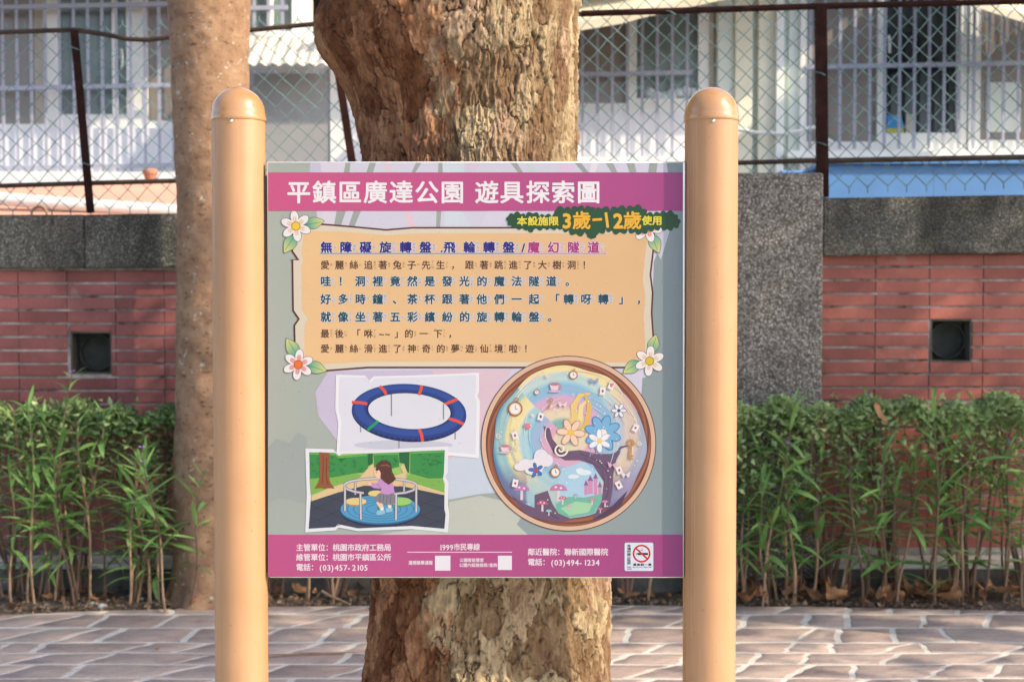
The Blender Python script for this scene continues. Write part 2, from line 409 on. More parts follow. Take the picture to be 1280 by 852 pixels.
for ri in range(len(ys)-1):
    y0, y1 = ys[ri]+.012, ys[ri+1]-.012
    half = .40*y1+.42
    JR = [[0]*4, [0]*4]; x = -half-random.uniform(0, .3); sl0 = random.uniform(0, .12)
    while x < half:
        wd = random.choice((.20, .25, .29, .33, .38))
        sl1 = random.uniform(0, .2)
        x1 = x+wd; gp = random.uniform(.009, .019)
        ym = (y0+y1)/2+random.uniform(-.03, .03)
        JR[1] = [random.uniform(-.012, .012) for _ in range(4)]
        pts = []
        for t in (0, .33, .66, 1): pts.append((x+gp+t*(wd-2*gp), y0))
        for tj in (.2, .4, .6, .8): pts.append((x1-gp+sl1*tj+JR[1][int(tj*5)-1], y0+(y1-y0)*tj))
        for t in (1, .66, .33, 0):
            a, b_ = x+gp+sl0, x1-gp+sl1
            pts.append((a+t*(b_-a), y1))
        for tj in (.8, .6, .4, .2): pts.append((x+gp+sl0*tj+JR[0][int(tj*5)-1], y0+(y1-y0)*tj))
        JR[0] = JR[1]
        q = []
        for (a, b_) in pts: q.append((a, min(b_+wob(a, round(b_, 1)), edgeY(a))))
        cx = sum(a for a, _ in q)/len(q); cy = sum(b_ for _, b_ in q)/len(q)
        if max(b_ for _, b_ in q)-min(b_ for _, b_ in q) > .05:
            hh = .0035+random.uniform(-.001, .001)
            mb = MB(); n_ = len(q)
            lower = [(a, b_, -.002) for a, b_ in q]
            up = [(cx+(a-cx)*.99, cy+(b_-cy)*.985, hh-.0015) for a, b_ in q]
            top = [(cx+(a-cx)*.965, cy+(b_-cy)*.95, hh) for a, b_ in q]
            mb.add(lower+up+top, [(i, (i+1) % n_, n_+(i+1) % n_, n_+i) for i in range(n_)]+[(n_+i, n_+(i+1) % n_, 2*n_+(i+1) % n_, 2*n_+i) for i in range(n_)]+[tuple(range(2*n_, 3*n_))])
            if nst < 298: mb.build('paving_stone', M['stone'], pave, org=(cx, cy, 0), smooth=True); nst += 1
        x = x1; sl0 = sl1

# planting bed (soil) with relief
nx, ny = 180, 26
vs = []; fs = []
for j in range(ny):
    for i in range(nx):
        x = -4.6+9.2*i/(nx-1); y = 6.42+(7.2-6.42)*j/(ny-1)
        vs.append((x, y, 0))
va = np.array(vs); hgt = fbm(va*np.array([9, 9, 1]), 4, 3)*.06-.045
ey = np.array([edgeY(x) for x in va[:, 0]])
fr = np.clip((va[:, 1]-ey)/.12, -1, 1)
spill = np.clip((-va[:, 0]-1.0)/.8, 0, 1)
va[:, 2] = hgt+.012*fr+.018*spill*np.clip(fr+.5, 0, 1)-(fr < 0)*.03*(1-.55*spill)
for j in range(ny-1):
    for i in range(nx-1): fs.append((j*nx+i, j*nx+i+1, (j+1)*nx+i+1, (j+1)*nx+i))
b_ = MB(); b_.add(va.tolist(), fs)
tag(b_.build('planting_bed', M['soil'], smooth=True), kind='structure')

# ================================================================ LOW LEDGE
def ledge(x0, x1, label):
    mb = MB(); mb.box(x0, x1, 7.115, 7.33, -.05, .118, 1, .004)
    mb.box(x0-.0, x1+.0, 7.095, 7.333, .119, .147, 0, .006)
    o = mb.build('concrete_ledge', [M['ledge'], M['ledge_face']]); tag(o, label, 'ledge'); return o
XPL, XPR = P(862, 400, 7.2).x, P(1028, 400, 7.2).x
ledge(-4.8, XPL-.004, 'low pale concrete ledge at the foot of the left brick wall')
ledge(XPR+.004, 4.8, 'low pale concrete ledge at the foot of the right brick wall')

# ================================================================ BRICK WALLS
tile_mesh = {}
def tile_obj(parent, mat, x0, x1, z0, z1, Y, key):
    w_, h_ = x1-x0, z1-z0
    kk = (key, round(w_, 3), round(h_, 3))
    if kk not in tile_mesh:
        mb = MB(); mb.box(-w_/2, w_/2, 0, .014, -h_/2, h_/2, 0, .002)
        o = mb.build('brick', mat, parent, org=(0, 0, 0)); tile_mesh[kk] = o.data
    else:
        o = bpy.data.objects.new('brick', tile_mesh[kk]); COL.objects.link(o); o.parent = parent
    o.location = Vector(((x0+x1)/2+random.uniform(-.001, .001), Y+random.uniform(-.002, .002), (z0+z1)/2))-origin(parent)
    o.rotation_euler = (random.uniform(-.006, .006), random.uniform(-.003, .003), random.uniform(-.006, .006))
def brick_wall(label, mat, pxs, py0, rows, hole, xL, xR, zTop, cop, name):
    Y = 7.35
    root = thing('brick_wall', ((xL+xR)/2, Y+.1, 0), label, 'wall')
    h0, h1, h2, h3 = P(hole[0], 400, Y).x, P(hole[2], 400, Y).x, P(640, hole[3], Y).z, P(640, hole[1], Y).z
    mb = MB(); yb0, yb1 = Y+.010, Y+.22
    for a, b, c, d in ((xL, h0, -.05, zTop), (h1, xR, -.05, zTop), (h0, h1, -.05, h2), (h0, h1, h3, zTop)): mb.box(a, b, yb0, yb1, c, d)
    mb.build('mortar', M['mortar'], root)
    # drain opening
    rc = MB(); dp = .13; t = .012
    rc.box(h0-t, h1+t, Y+dp, Y+dp+.01, h2-t, h3+t)
    rc.box(h0-.001, h0+t*.5, Y+.004, Y+dp, h2, h3); rc.box(h1-t*.5, h1+.001, Y+.004, Y+dp, h2, h3)
    rc.box(h0, h1, Y+.0045, Y+dp, h2-.001, h2+t*.5); rc.box(h0, h1, Y+.0045, Y+dp, h3-t*.5, h3+.001)
    dr = rc.build('drain_opening', M['hole'], root)
    pc = MB(); cx, cz = (h0+h1)/2+.008, (h2+h3)/2; r = (h1-h0)*.46; n = 28
    for (ra, ya), (rb, yb) in (((r, Y+.09), (r, Y+.125)), ((r*.9, Y+.09), (r, Y+.09)), ((r*.9, Y+.128), (r*.9, Y+.09)), ((.001, Y+.128), (r*.9, Y+.128))):
        b = len(pc.v)
        for (rr, yy) in ((ra, ya), (rb, yb)):
            for k in range(n): pc.v.append((cx+rr*math.cos(2*math.pi*k/n), yy, cz+rr*math.sin(2*math.pi*k/n)))
        for k in range(n): pc.f.append((b+k, b+(k+1) % n, b+n+(k+1) % n, b+n+k)); pc.m.append(0)
    pc.build('drain_pipe', M['pipe'], dr, smooth=True)
    jx, jz = .006, .0062
    for ri in range(rows):
        zt = P(640, py0+16.75*ri, Y).z-jz; zb = P(640, py0+16.75*(ri+1), Y).z+jz
        for ci in range(len(pxs)-1):
            x0 = P(pxs[ci], 400, Y).x+jx*.35; x1 = P(pxs[ci+1], 400, Y).x-jx*.35
            if x1 < h0 or x0 > h1 or zt < h2 or zb > h3: tile_obj(root, mat, x0, x1, zb, zt, Y, name); continue
            if h0-x0 > .02: tile_obj(root, mat, x0, h0-.004, zb, zt, Y, name)
            if x1-h1 > .02: tile_obj(root, mat, h1+.004, x1, zb, zt, Y, name)
            a, b = max(x0, h0-.004), min(x1, h1+.004)
            if zt-h3 > .012: tile_obj(root, mat, a, b, max(zb, h3+.004), zt, Y, name)
            if h2-zb > .012: tile_obj(root, mat, a, b, zb, min(zt, h2-.004), Y, name)
    ex = MB()      # tiles past the picked-apart ones, joined
    for ri in range(rows):
        zt = P(640, py0+16.75*ri, Y).z-jz; zb = P(640, py0+16.75*(ri+1), Y).z+jz; tw_ = P(pxs[1], 400, Y).x-P(pxs[0], 400, Y).x
        for x_, sg in ((P(pxs[0], 400, Y).x, -1), (P(pxs[-1], 400, Y).x, 1)):
            while (sg < 0 and x_ > xL+.02) or (sg > 0 and x_ < xR-.02):
                a_0, a_1 = (max(x_-tw_, xL), x_) if sg < 0 else (x_, min(x_+tw_, xR)); ex.box(a_0+.003, a_1-.003, Y, Y+.014, zb, zt, 0, .002); x_ += sg*tw_
    if ex.v: tag(ex.build('brick', mat, root), kind='stuff')
    for (a, b, ya, yb, yc, yd) in cop:     # coping block px: x0,x1, top y at x0,x1, bottom y at x0,x1
        Yc = 7.285; mb = MB()
        A, B = P(a, ya, Yc), P(b, yb, Yc); Cc, D = P(b, yd, Yc), P(a, yc, Yc)
        A.x = D.x = (A.x+D.x)/2; B.x = Cc.x = (B.x+Cc.x)/2
        bm = bmesh.new(); q = [A, B, Cc, D]; n = Vector((0, .34, 0))
        vv = [bm.verts.new(p) for p in q+[p+n for p in q]]
        for f in ((0, 1, 2, 3), (7, 6, 5, 4), (0, 4, 5, 1), (1, 5, 6, 2), (2, 6, 7, 3), (3, 7, 4, 0)): bm.faces.new([vv[i] for i in f])
        bmesh.ops.bevel(bm, geom=bm.edges[:], offset=.007, segments=2, affect='EDGES')
        mb.addbm(bm); mb.build('coping_block', M['coping'], root, smooth=True)
    return root
zT = P(640, 334, 7.35).z
brick_wall('brick-tiled wall with a square drain hole left of the slim tree', M['brickL'], [23+60.8*(i-1) for i in range(15)], 337.1, 21, (88, 415, 138, 467),
           P(-330, 400, 7.35).x, XPL+.02, zT, [(-330, 104.6, 269.5, 268, 336, 335.5), (105.6, 500, 268, 263, 335.5, 331), (501, 861, 263, 258, 331, 327)], 'L')
brick_wall('brick-tiled wall with a square drain hole right of the pebble pillar', M['brickR'], [1026.5+67.4*i for i in range(8)], 316.5, 22, (1164, 399.5, 1214.5, 452),
           XPR-.02, P(1640, 400, 7.35).x, P(640, 316, 7.35).z, [(1029, 1290, 247.5, 243.3, 320, 316), (1291, 1640, 243.3, 238, 316, 311)], 'R')
mb = MB(); mb.box(XPL, XPR, 7.2, 7.62, -.05, P(900, 216, 7.2).z, 0, .008)
tag(mb.build('stone_pillar', M['pillar']), 'grey pebble-finished pillar between the two brick walls, right of the sign', 'pillar')

# ================================================================ CHAIN LINK FENCE
FY = 7.44
fen = thing('chain_link_fence', P(640, 262, FY), 'green chain link fence on rusty brown posts along the top of the wall', 'fence')
def railpoly(pts, r, name, mat):
    mb = MB(); mb.tube([P(a, b, FY-.02) for a, b in pts], r, 8); return mb.build(name, mat, fen, smooth=True)
topL = [(-300, 46), (0, 40.5), (92, 37.5), (125, 42), (160, 49), (185, 50), (213, 46.5), (312, 38), (395, 30), (727, 17.5)]
railpoly(topL, .0125, 'top_rail', M['rail'])
railpoly([(727, 17.3), (1027, 8), (1290, 1.5), (1640, -7)], .0165, 'top_rail', M['rust'])
railpoly([(-300, 241), (0, 232.3), (110, 229), (222, 226), (925, 203.5), (1027, 200.5)], .0125, 'bottom_rail', M['rail'])
railpoly([(1027.5, 201), (1280, 196.5), (1640, 188)], .0145, 'bottom_rail', M['rail'])
def fpost(a, b, c, d, wpx):
    mb = MB(); h = wpx/2; Ya = FY-.035
    t1, t2, b2, b1 = P(a-h, b, Ya), P(a+h, b, Ya), P(c+h, d, Ya), P(c-h, d, Ya)
    mb.quadbox(t1, t2, b2, b1, .006); t = Vector((.006, 0, 0))
    mb.quadbox(t1+Vector((0, .006, 0)), t1+t+Vector((0, .006, 0)), b1+t+Vector((0, .006, 0)), b1+Vector((0, .006, 0)), .045)
    mb.build('fence_post', M['rust'], fen)
fpost(92.5, 38, 113, 266, 10); fpost(413.5, 28, 449, 262, 10); fpost(618, 21, 641, 256, 10); fpost(1027, 6, 1029.5, 246, 13.5); fpost(-230, 44, -208, 270, 10); fpost(1400, 0, 1403, 243, 13)
def topy(x): 
    for (a, b), (c, d) in zip(topL+[(1640, -7)], (topL+[(1640, -7)])[1:]):
        if a <= x <= c: return b+(d-b)*(x-a)/(c-a)
    return 40
wm = MB(); wcol = 12.15
def node(i, j):
    y = 262-12.1*j*1.0
    x = i*wcol-300
    yy = y-.027*(x-110)-(2 if x > 900 else 0)
    xx = x-(.09 if x < 725 else .05)*(262-y)+1.2*math.sin(i*1.7+j*2.3)*.6
    yy += .7*math.sin(i*2.1+j*1.3)
    return P(xx, yy, FY+.004*(1 if (i+j) % 2 else -1))
for i in range(0, 152):
    x = i*wcol-300
    pts = []
    top = 20 if x < 600 else 24
    for j in range(0, top):
        p = node(i+(j+i) % 2, j)
        pts.append(p)
    lo = pts[0]+Vector((0, 0, -.032)); hi = pts[-1]+Vector((0, 0, .02))
    wm.tube([lo]+pts+[hi], .0038, 4, caps=False)
tag(wm.build('wire_mesh', M['wire'], fen), kind='stuff')
for (a, b) in ((-230, 44), (92.5, 60), (108, 205), (1027, 92), (838, 15), (1029, 180)):
    mb = MB(); c = P(a, b, FY-.045)
    mb.tube([c+Vector((-.03, .02, .012)), c+Vector((0, -.008, 0)), c+Vector((.03, .02, -.01))], .0032, 5); mb.build('tie_wire', M['wire'], fen)

# ================================================================ BUILDING BEYOND THE WALL
BY = 12.0
bld = thing('house', (0, BY, 0), 'pale low house with barred windows standing beyond the chain link fence', 'house')
def rect(name, mat, x0, y0, x1, y1, Y, depth, parent=bld, bev=0):
    ym = max(60, min(200, (y0+y1)/2)); a, b = P(x0, y1, Y), P(x1, y0, Y); a.x = P(x0, ym, Y).x; b.x = P(x1, ym, Y).x; mb = MB(); mb.box(a.x, b.x, Y, Y+depth, a.z, b.z, 0, bev)
    return mb.build(name, mat, parent)
# wall as pieces around the window openings
for (x0, y0, x1, y1, mt) in ((-1100, 160, 312, 420, 'wallW'), (-1100, -520, -120, 160, 'wallW'), (-120, -520, 312, -100, 'wallW'),
                             (312, 45, 430, 420, 'wallW'), (312, -520, 430, -100, 'wallW'), (430, -520, 500, 420, 'wallW'), (500, 140, 895, 420, 'wallW'), (500, -520, 895, -100, 'wallW'),
                             (895, -520, 1006, 420, 'mint'), (1006, 188, 2300, 420, 'wallW'), (1006, -520, 2300, -100, 'wallW'), (1500, -100, 2300, 188, 'wallW')):
    rect('wall', M[mt], x0, y0, x1, y1, BY, .25)
# back of rooms
rect('inner_wall', M['paneT'], -1000, -520, 2200, 420, BY+3, .1)
rect('roof', M['corr'], -1150, -590, 2350, -521, BY-.5, 5)
for (xa_, xb_) in ((-7.5, -2.0), (-.9, 3.2), (4.9, 9.5)):  # unseen overhang added to shade the facade; gaps let sun strips through
    mb = MB(); mb.box(xa_, xb_, 11.3, 12.0, 4.12, 4.2, 0, .01); mb.build('eave', M['corr'], bld)
def window(panes, bars, hb, frames, Yg=BY-.09, bar_y=(-100, 215), rail=None):
    fr = MB()
    for (x0, y0, x1, y1) in frames:
        a, b = P(x0, y1, BY+.03), P(x1, y0, BY+.03); a.x = P(x0, 90, BY+.03).x; b.x = P(x1, 90, BY+.03).x; d = random.uniform(0, .004); fr.box(a.x, b.x, BY+.03+d, BY+.10, a.z, b.z)
    f = fr.build('window_frame', M['frame'], bld)
    for (x0, y0, x1, y1, mt) in panes:
        rect('pane', M[mt], x0, y0, x1, y1, BY+.075, .008, f)
    gr = MB()
    x0, x1 = bars[0]-6, bars[-1]+6
    for y in hb:
        A, B = P(x0, y+2.6, Yg-.01), P(x1, y-2.6-.022*(x1-x0)*.8, Yg-.01)
        yl = y; yr = y-.020*(x1-x0)
        gr.quadbox(P(x0, yl-2.7, Yg-.012), P(x1, yr-2.7, Yg-.012), P(x1, yr+2.7, Yg-.012), P(x0, yl+2.7, Yg-.012), .02)
    go = gr.build('window_grille', M['bar'], bld)
    bm0 = None
    for bx in bars:
        a, b = P(bx, bar_y[1], Yg), P(bx, bar_y[0], Yg); a.x = P(bx-1.8, 100, Yg).x; b.x = P(bx+1.8, 100, Yg).x
        if bm0 is None:
            mb = MB(); mb.box(-(b.x-a.x)/2, (b.x-a.x)/2, 0, .012, a.z, b.z); bo = mb.build('grille_bar', M['bar'], go, org=(0, 0, 0)); bm0 = bo.data
        else: bo = bpy.data.objects.new('grille_bar', bm0); COL.objects.link(bo); bo.parent = go
        bo.location = Vector(((a.x+b.x)/2, Yg, 0))-origin(go)
# left window
window([(-120, -100, 43, 155, 'paneT'), (43, -100, 58, 155, 'curtain'), (75, -100, 158, 143, 'paneG'), (184, -100, 312, 151, 'paneT')],
       [3.5+17.75*i for i in range(-7, 18)], (11.5, 113, 213),
       [(-124, 155, 60, 163), (58, -100, 74, 163), (140, -100, 146, 143), (74, 143, 162, 163), (158, -100, 184, 163), (184, 151, 312, 163)], bar_y=(-100, 214))
rect('window_ledge', M['frame'], -130, 215, 313, 229, BY-.2, .2)
# window over the corrugated awning
window([(312, -100, 365, 45, 'paneG')], [318+17.7*i for i in range(3)], (10,), [(365, -100, 390, 48), (312, 38, 366, 46), (336, -100, 341, 38)], bar_y=(-100, 40))
rect('column', M['frame'], 413, 80, 431, 420, BY-.06, .055)
# corrugated awning, sloping out towards the camera
mb = MB(); nn = 90
xa, xb = P(308, 45, BY).x, P(425, 45, BY).x
zt, zb = P(0, 45, BY).z, P(0, 80, BY-.6).z
for k in range(nn+1):
    x = xa+(xb-xa)*k/nn; z = .012*math.sin(k/nn*2*math.pi*8)
    mb.v += [(x, BY, zt+z), (x, BY-.6, zb+z), (x, BY, zt+z-.006), (x, BY-.6, zb+z-.006)]
for k in range(nn):
    b = 4*k
    for q in ((0, 1, 5, 4), (2, 6, 7, 3), (1, 3, 7, 5), (0, 4, 6, 2)): mb.f.append(tuple(b+i for i in q)); mb.m.append(0)
mb.build('corrugated_awning', M['corr'], bld, smooth=True)
# ribbed shutter
mb = MB(); a, b = P(318, 260, BY-.05), P(412, 92, BY-.05); k = 0; x = a.x
while x < b.x:
    mb.box(x, x+.014, BY-.05, BY-.01, a.z, b.z); x += .019
mb.box(a.x, b.x, BY-.035, BY-.004, a.z, b.z)
mb.build('ribbed_shutter', M['ribbed'], bld)
# window right of the trunk
window([(500, -100, 785, 129, 'paneT'), (795, -100, 873, 123, 'paneG')], [728+18.75*i for i in range(-10, 8)], (97,),
       [(500, 129, 787, 140), (785, -100, 796, 140), (795, 123, 874, 140), (873, -100, 886, 140)], bar_y=(-100, 196))
rect('window_ledge', M['frame'], 560, 197, 897, 203, BY-.2, .2)
rect('trim_strip', M['curtain'], 886, -100, 893, 140, BY+.03, .05)
mb = MB()
for k in range(7):
    c = P(812+9*k, 118+random.uniform(-3, 3), BY+.05); bm = bmesh.new(); bmesh.ops.create_icosphere(bm, subdivisions=2, radius=.045)
    for v in bm.verts: v.co = Vector((v.co.x*1.1, v.co.y*.5, v.co.z*(1.1+.3*math.sin(k*3))))+c
    mb.addbm(bm)
mb.build('white_bundle', M['whitecloth'], bld, smooth=True)
# curtain wall strips, with bands of sunlight painted as pale cream and white
for (x0, x1, mt, dy) in ((897, 919, 'mint', .03), (919, 941, 'creamW', .06), (948, 970, 'creamW', .08), (970.5, 980, 'frame', .14), (986, 1000, 'mint', .04), (1000.5, 1008, 'frame', .08)):
    rect('panel_strip', M[mt], x0, -140, x1, 230, BY-dy, dy-.004, bev=.004)
# right window group
window([(1008, -100, 1097, 177, 'paneT'), (1107, -100, 1197, 166, 'paneD'), (1225, -100, 1500, 175, 'paneT')],
       [1013+18.6*i for i in range(25)], (84,),
       [(1004, -100, 1009, 190), (1008, 177, 1098, 190), (1097, -100, 1108, 190), (1107, 166, 1198, 190), (1196.5, -100, 1209, 190), (1211, -100, 1226, 190), (1225, 175, 1500, 190)], bar_y=(-100, 186))
rect('window_ledge', M['frame'], 985, 188.5, 1560, 197, BY-.22, .21)
rect('door_panel', M['mint'], 1233, 103, 1276, 165, BY+.062, .012)
hd = MB(); hd.tube([P(1111, 45, BY+.03), P(1112, 52, BY+.0), P(1112, 60, BY+.0), P(1112, 66, BY+.03)], .012, 6); hd.build('window_handle', M['frame'], bld, smooth=True)
hd = MB(); hd.tube([P(152, 62, BY+.03), P(153, 70, BY+.0), P(153, 80, BY+.0), P(152, 85, BY+.03)], .012, 6); hd.build('window_handle', M['frame'], bld, smooth=True)
# blue box on the sill with yellow base
bx = MB(); bx.quadbox(P(1109, 144, BY+.02), P(1126, 144, BY+.02), P(1131, 160, BY+.02), P(1109, 160, BY+.02), .05, 0); bx.quadbox(P(1109, 160.2, BY+.022), P(1130, 160.2, BY+.022), P(1130, 166, BY+.022), P(1109, 166, BY+.022), .045, 1)
tag(bx.build('storage_box', [M['blueobj'], M['yellow']]), 'small blue box with a yellow base on the dark window sill', 'box')
bk = MB(); bk.box(P(1134, 0, BY+.03).x, P(1142, 0, BY+.03).x, BY+.03, BY+.06, P(0, 166, BY+.03).z, P(0, 143, BY+.03).z, 0, .003)
tag(bk.build('bottle', M['curtain']), 'tan upright container beside the blue box on the sill', 'container')
# cream awnings
def awn(pts, label, Y0=10.9, Y1=11.9):
    mb = MB(); q0 = [P(a, b, Y0) for a, b in pts]; 
    q1 = [Vector((p.x*(Y1/Y0)*.0+p.x, Y1, p.z+.35)) for p in q0]; t = Vector((0, 0, -.02))
    n = len(q0)
    mb.add(q0+q1, [(i, i+1, n+i+1, n+i) for i in range(n-1)]); mb.add([p+t for p in q0+q1], [(i, n+i, n+i+1, i+1) for i in range(n-1)])
    mb.add([p for p in q0]+[p+t*3.4 for p in q0], [(i, i+1, n+i+1, n+i) for i in range(n-1)])
    mb.build('awning', M['awning'], bld)
awn([(600, 52), (726, 27), (780, 18), (800, 12), (880, -6), (960, -22)], '')
awn([(1190, -14), (1235, 3), (1290, 20), (1400, 46)], '')
# hose on the wall
mb = MB(); mb.tube([P(a, b, BY-.19) for a, b in ((900, 155), (925, 162), (945, 166), (975, 167), (1000, 164), (1016, 159), (1024, 162), (1030, 172), (1040, 178))], .017, 8)
tag(mb.build('hose', M['whitepipe'], smooth=True), 'white hose slung across the pale wall beyond the fence right of the sign', 'hose')

# shed with salmon roof behind left wall ; blue shed behind right wall
sh = thing('shed', P(100, 300, 9.4), 'low shed with salmon pink roof sheets behind the left wall', 'shed')
mb = MB(); 
def quad3(mb, a, b, c, d, t=.02):
    mb.quadbox(a, b, c, d, t)
q = [P(-400, 229, 9.6), P(640, 229, 9.6), P(640, 290, 8.6), P(-400, 275, 8.6)]
mb.add(q+[p+Vector((0, .01, -.03)) for p in q], [(0, 1, 2, 3), (7, 6, 5, 4), (0, 4, 5, 1), (1, 5, 6, 2), (2, 6, 7, 3), (3, 7, 4, 0)])
mb.build('roof', M['salmon'], sh)
mb = MB(); mb.tube([P(-300, 226, 8.95), P(0, 248.5, 8.95), P(110, 257, 8.95), P(222, 264, 8.95), P(560, 288, 8.95)], .042, 10); mb.build('pipe', M['whitepipe'], sh, smooth=True)
mb = MB(); a, b = P(-400, 276, 8.66), P(640, 290, 8.66); mb.box(a.x, b.x, 8.7, 9.5, 0, min(a.z, b.z)-.06); mb.build('wall', M['salmon'], sh)
mb = MB(); c = P(49, 268, 8.3); mb.tube([c+Vector((.045*math.cos(t), 0, .045*math.sin(t)+.0)) for t in [math.pi*k/10 for k in range(11)]], .008, 6)
tag(mb.build('hoop', M['brown'], smooth=True), 'small brown hoop showing just above the left wall', 'hoop')
mb = MB(); c = P(188, 227, 9.62); mb.lathe([(.0, c.z), (.03, c.z), (.045, c.z+.05), (.05, c.z+.05), (.05, c.z+.075), (.03, c.z+.085), (0, c.z+.085)], c.x, 9.62, 20)
tag(mb.build('flower_pot', M['terracotta'], smooth=True), 'terracotta pot standing on the salmon shed roof by the slim tree', 'flower pot')
bs = thing('shed', P(1180, 300, 9.8), 'light blue sheet metal shed behind the right wall', 'shed')
mb = MB(); a, b = P(1034, 300, 9.8), P(1700, 206, 9.8)
n = 5
for k in range(n): mb.box(a.x+(b.x-a.x)*k/n+.0008, a.x+(b.x-a.x)*(k+1)/n-.0008, 9.8, 9.85, 0, b.z)
mb.build('side_panel', M['blue'], bs)
mb = MB(); mb.box(a.x-.02, b.x+.1, 9.76, 10.8, b.z+.001, b.z+.03, 0, .005); mb.build('roof_trim', M['blue'], bs)
bl = MB(); a, b = P(975, 300, 10.4), P(1033, 213, 10.4); bl.box(a.x, b.x, 10.4, 11, 0, b.z, 0, .01)
tag(bl.build('storage_chest', M['blue']), 'blue chest showing above the pebble pillar', 'chest')

# ================================================================ TREES
def ring_mesh(name, mat, parent, zs, cf, nth, disp=None, attrs=None):
    th = (np.linspace(0, 2*np.pi, nth, endpoint=False) if nth < 300 else np.concatenate([np.linspace(0, np.pi, nth//5, endpoint=False), np.linspace(np.pi, 2*np.pi, nth-nth//5, endpoint=False)])); Z, T = np.meshgrid(zs, th, indexing='ij')
    X0, Yc, RL, RR, RD = [np.interp(Z, cf[0], c) for c in cf[1:]]
    cs, sn = np.cos(T), np.sin(T)
    rx = np.where(cs < 0, RL, RR)
    N = np.stack([cs, sn, np.zeros_like(cs)], -1)
    base = np.stack([X0+cs*rx, Yc+sn*RD, Z], -1)
    A = {}
    if disp is not None: d, A = disp(base, T, Z); base = base+N*d[..., None]
    nz = len(zs)
    idx = np.arange(nz*nth).reshape(nz, nth)
    f = np.stack([idx[:-1], np.roll(idx[:-1], -1, 1), np.roll(idx[1:], -1, 1), idx[1:]], -1).reshape(-1, 4)
    o0 = origin(parent)
    me = bpy.data.meshes.new(name); v = base.reshape(-1, 3)-np.array(o0)
    me.from_pydata(v.tolist(), [], f.tolist()); me.materials.append(mat)
    me.polygons.foreach_set('use_smooth', [True]*len(me.polygons))
    for k, a in A.items():
        at = me.attributes.new(k, 'FLOAT', 'POINT'); at.data.foreach_set('value', a.reshape(-1).astype(np.float32))
    me.update(); o = bpy.data.objects.new(name, me); COL.objects.link(o); o.parent = parent
    return o
def voro(u, v, seed, cu, cv):
    x, y = u/cu, v/cv; ix, iy = np.floor(x).astype(np.int64), np.floor(y).astype(np.int64)
    f1 = np.full(u.shape, 9.); f2 = f1.copy(); idv = np.zeros(u.shape)
    def h(a, b, s):
        n = (a*374761393+b*668265263+s*1013904223+seed*7919) & 0xffffffff
        n = ((n ^ (n >> 13))*1274126177) & 0xffffffff
        return ((n ^ (n >> 16)) & 0xffff)/65535.
    for dx in (-1, 0, 1):
        for dy in (-1, 0, 1):
            a, b = ix+dx, iy+dy
            d = np.hypot(a+h(a, b, 1)-x, b+h(a, b, 2)-y)
            new = d < f1
            f2 = np.where(new, f1, np.minimum(f2, d)); idv = np.where(new, h(a, b, 3), idv); f1 = np.where(new, d, f1)
    return f1, f2, idv
def bark_disp(base, T, Z):
    u = T*.27; v = Z
    p = np.stack([u*9, v*5, np.zeros_like(u)], -1)
    wu = (fbm(p*3, 4, 5)-.5)*.09; wv = (fbm(p*3, 4, 9)-.5)*.12
    f1, f2, i1 = voro(u+wu, v+wv, 3, .055, .12)
    g1, g2, i2 = voro(u+wu*.8, v+wv, 8, .022, .045)
    big = fbm(np.stack([base[..., 0]*3.2, base[..., 1]*3.2, v*2.2], -1), 4, 2)
    # pale bark on the right-hand side of the visible face, boundary leaning
    bx = base[..., 0]+.165+.01*(v-1.5)+(big-.5)*.22
    pale = np.clip(bx/.05+.5+(fbm(p*5, 5, 4)-.5)*3.4, 0, 1)
    plate = (i1 > .48)*1.0*(.5+.5*i2); e = f2-f1
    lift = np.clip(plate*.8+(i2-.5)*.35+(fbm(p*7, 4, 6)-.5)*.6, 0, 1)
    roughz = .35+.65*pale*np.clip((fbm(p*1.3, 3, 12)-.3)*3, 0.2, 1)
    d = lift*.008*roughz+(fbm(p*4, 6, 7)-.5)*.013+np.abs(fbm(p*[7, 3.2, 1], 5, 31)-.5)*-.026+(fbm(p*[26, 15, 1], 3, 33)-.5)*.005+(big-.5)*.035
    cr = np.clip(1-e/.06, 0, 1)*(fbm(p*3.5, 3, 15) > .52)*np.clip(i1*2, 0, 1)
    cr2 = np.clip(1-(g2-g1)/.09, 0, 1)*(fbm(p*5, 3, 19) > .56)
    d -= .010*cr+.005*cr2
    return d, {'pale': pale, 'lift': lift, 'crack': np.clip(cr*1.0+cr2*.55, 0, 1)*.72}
TY = 3.46
tree = thing('tree', (P(605, 400, TY).x, TY, 0), 'big old tree with peeling reddish and tan bark right behind the sign', 'tree')
prof = [(-60, 420, 724), (0, 403, 727), (12, 395, 727), (30, 391, 726), (48, 391, 725.5), (66, 397, 725), (90, 414, 724), (115, 429, 723), (150, 440, 722), (175, 444, 722), (200, 447, 721),
        (300, 451, 724), (450, 454, 738), (600, 457, 752), (722, 459, 760), (775, 458, 762), (800, 455, 764), (830, 451, 767), (852, 448, 769), (920, 435, 778), (1020, 405, 800), (1090, 370, 830), (1160, 320, 880)]
kz, kx, kl, kr = [], [], [], []
for py, a, b in reversed(prof):
    pa, pb = P(a, py, TY-.03), P(b, py, TY-.03); cx = pb.x-.245 if py < 700 else (pa.x+pb.x)/2
    kz.append(pa.z); kx.append(cx); kl.append(cx-pa.x-.004); kr.append(pb.x-cx-.004)
kz.append(4.4); kx.append(kx[-1]+.02); kl.append(.2); kr.append(.2)
cf = [kz, kx, [TY]*len(kz), kl, kr, [min(.34, max(.25, (a+b)/2*.95)) for a, b in zip(kl, kr)]]
zs = np.concatenate([np.linspace(-.06, .55, 60), np.linspace(.555, .92, 140), np.linspace(.93, 1.6, 60), np.linspace(1.605, 2.3, 260), np.linspace(2.32, 4.4, 70)])
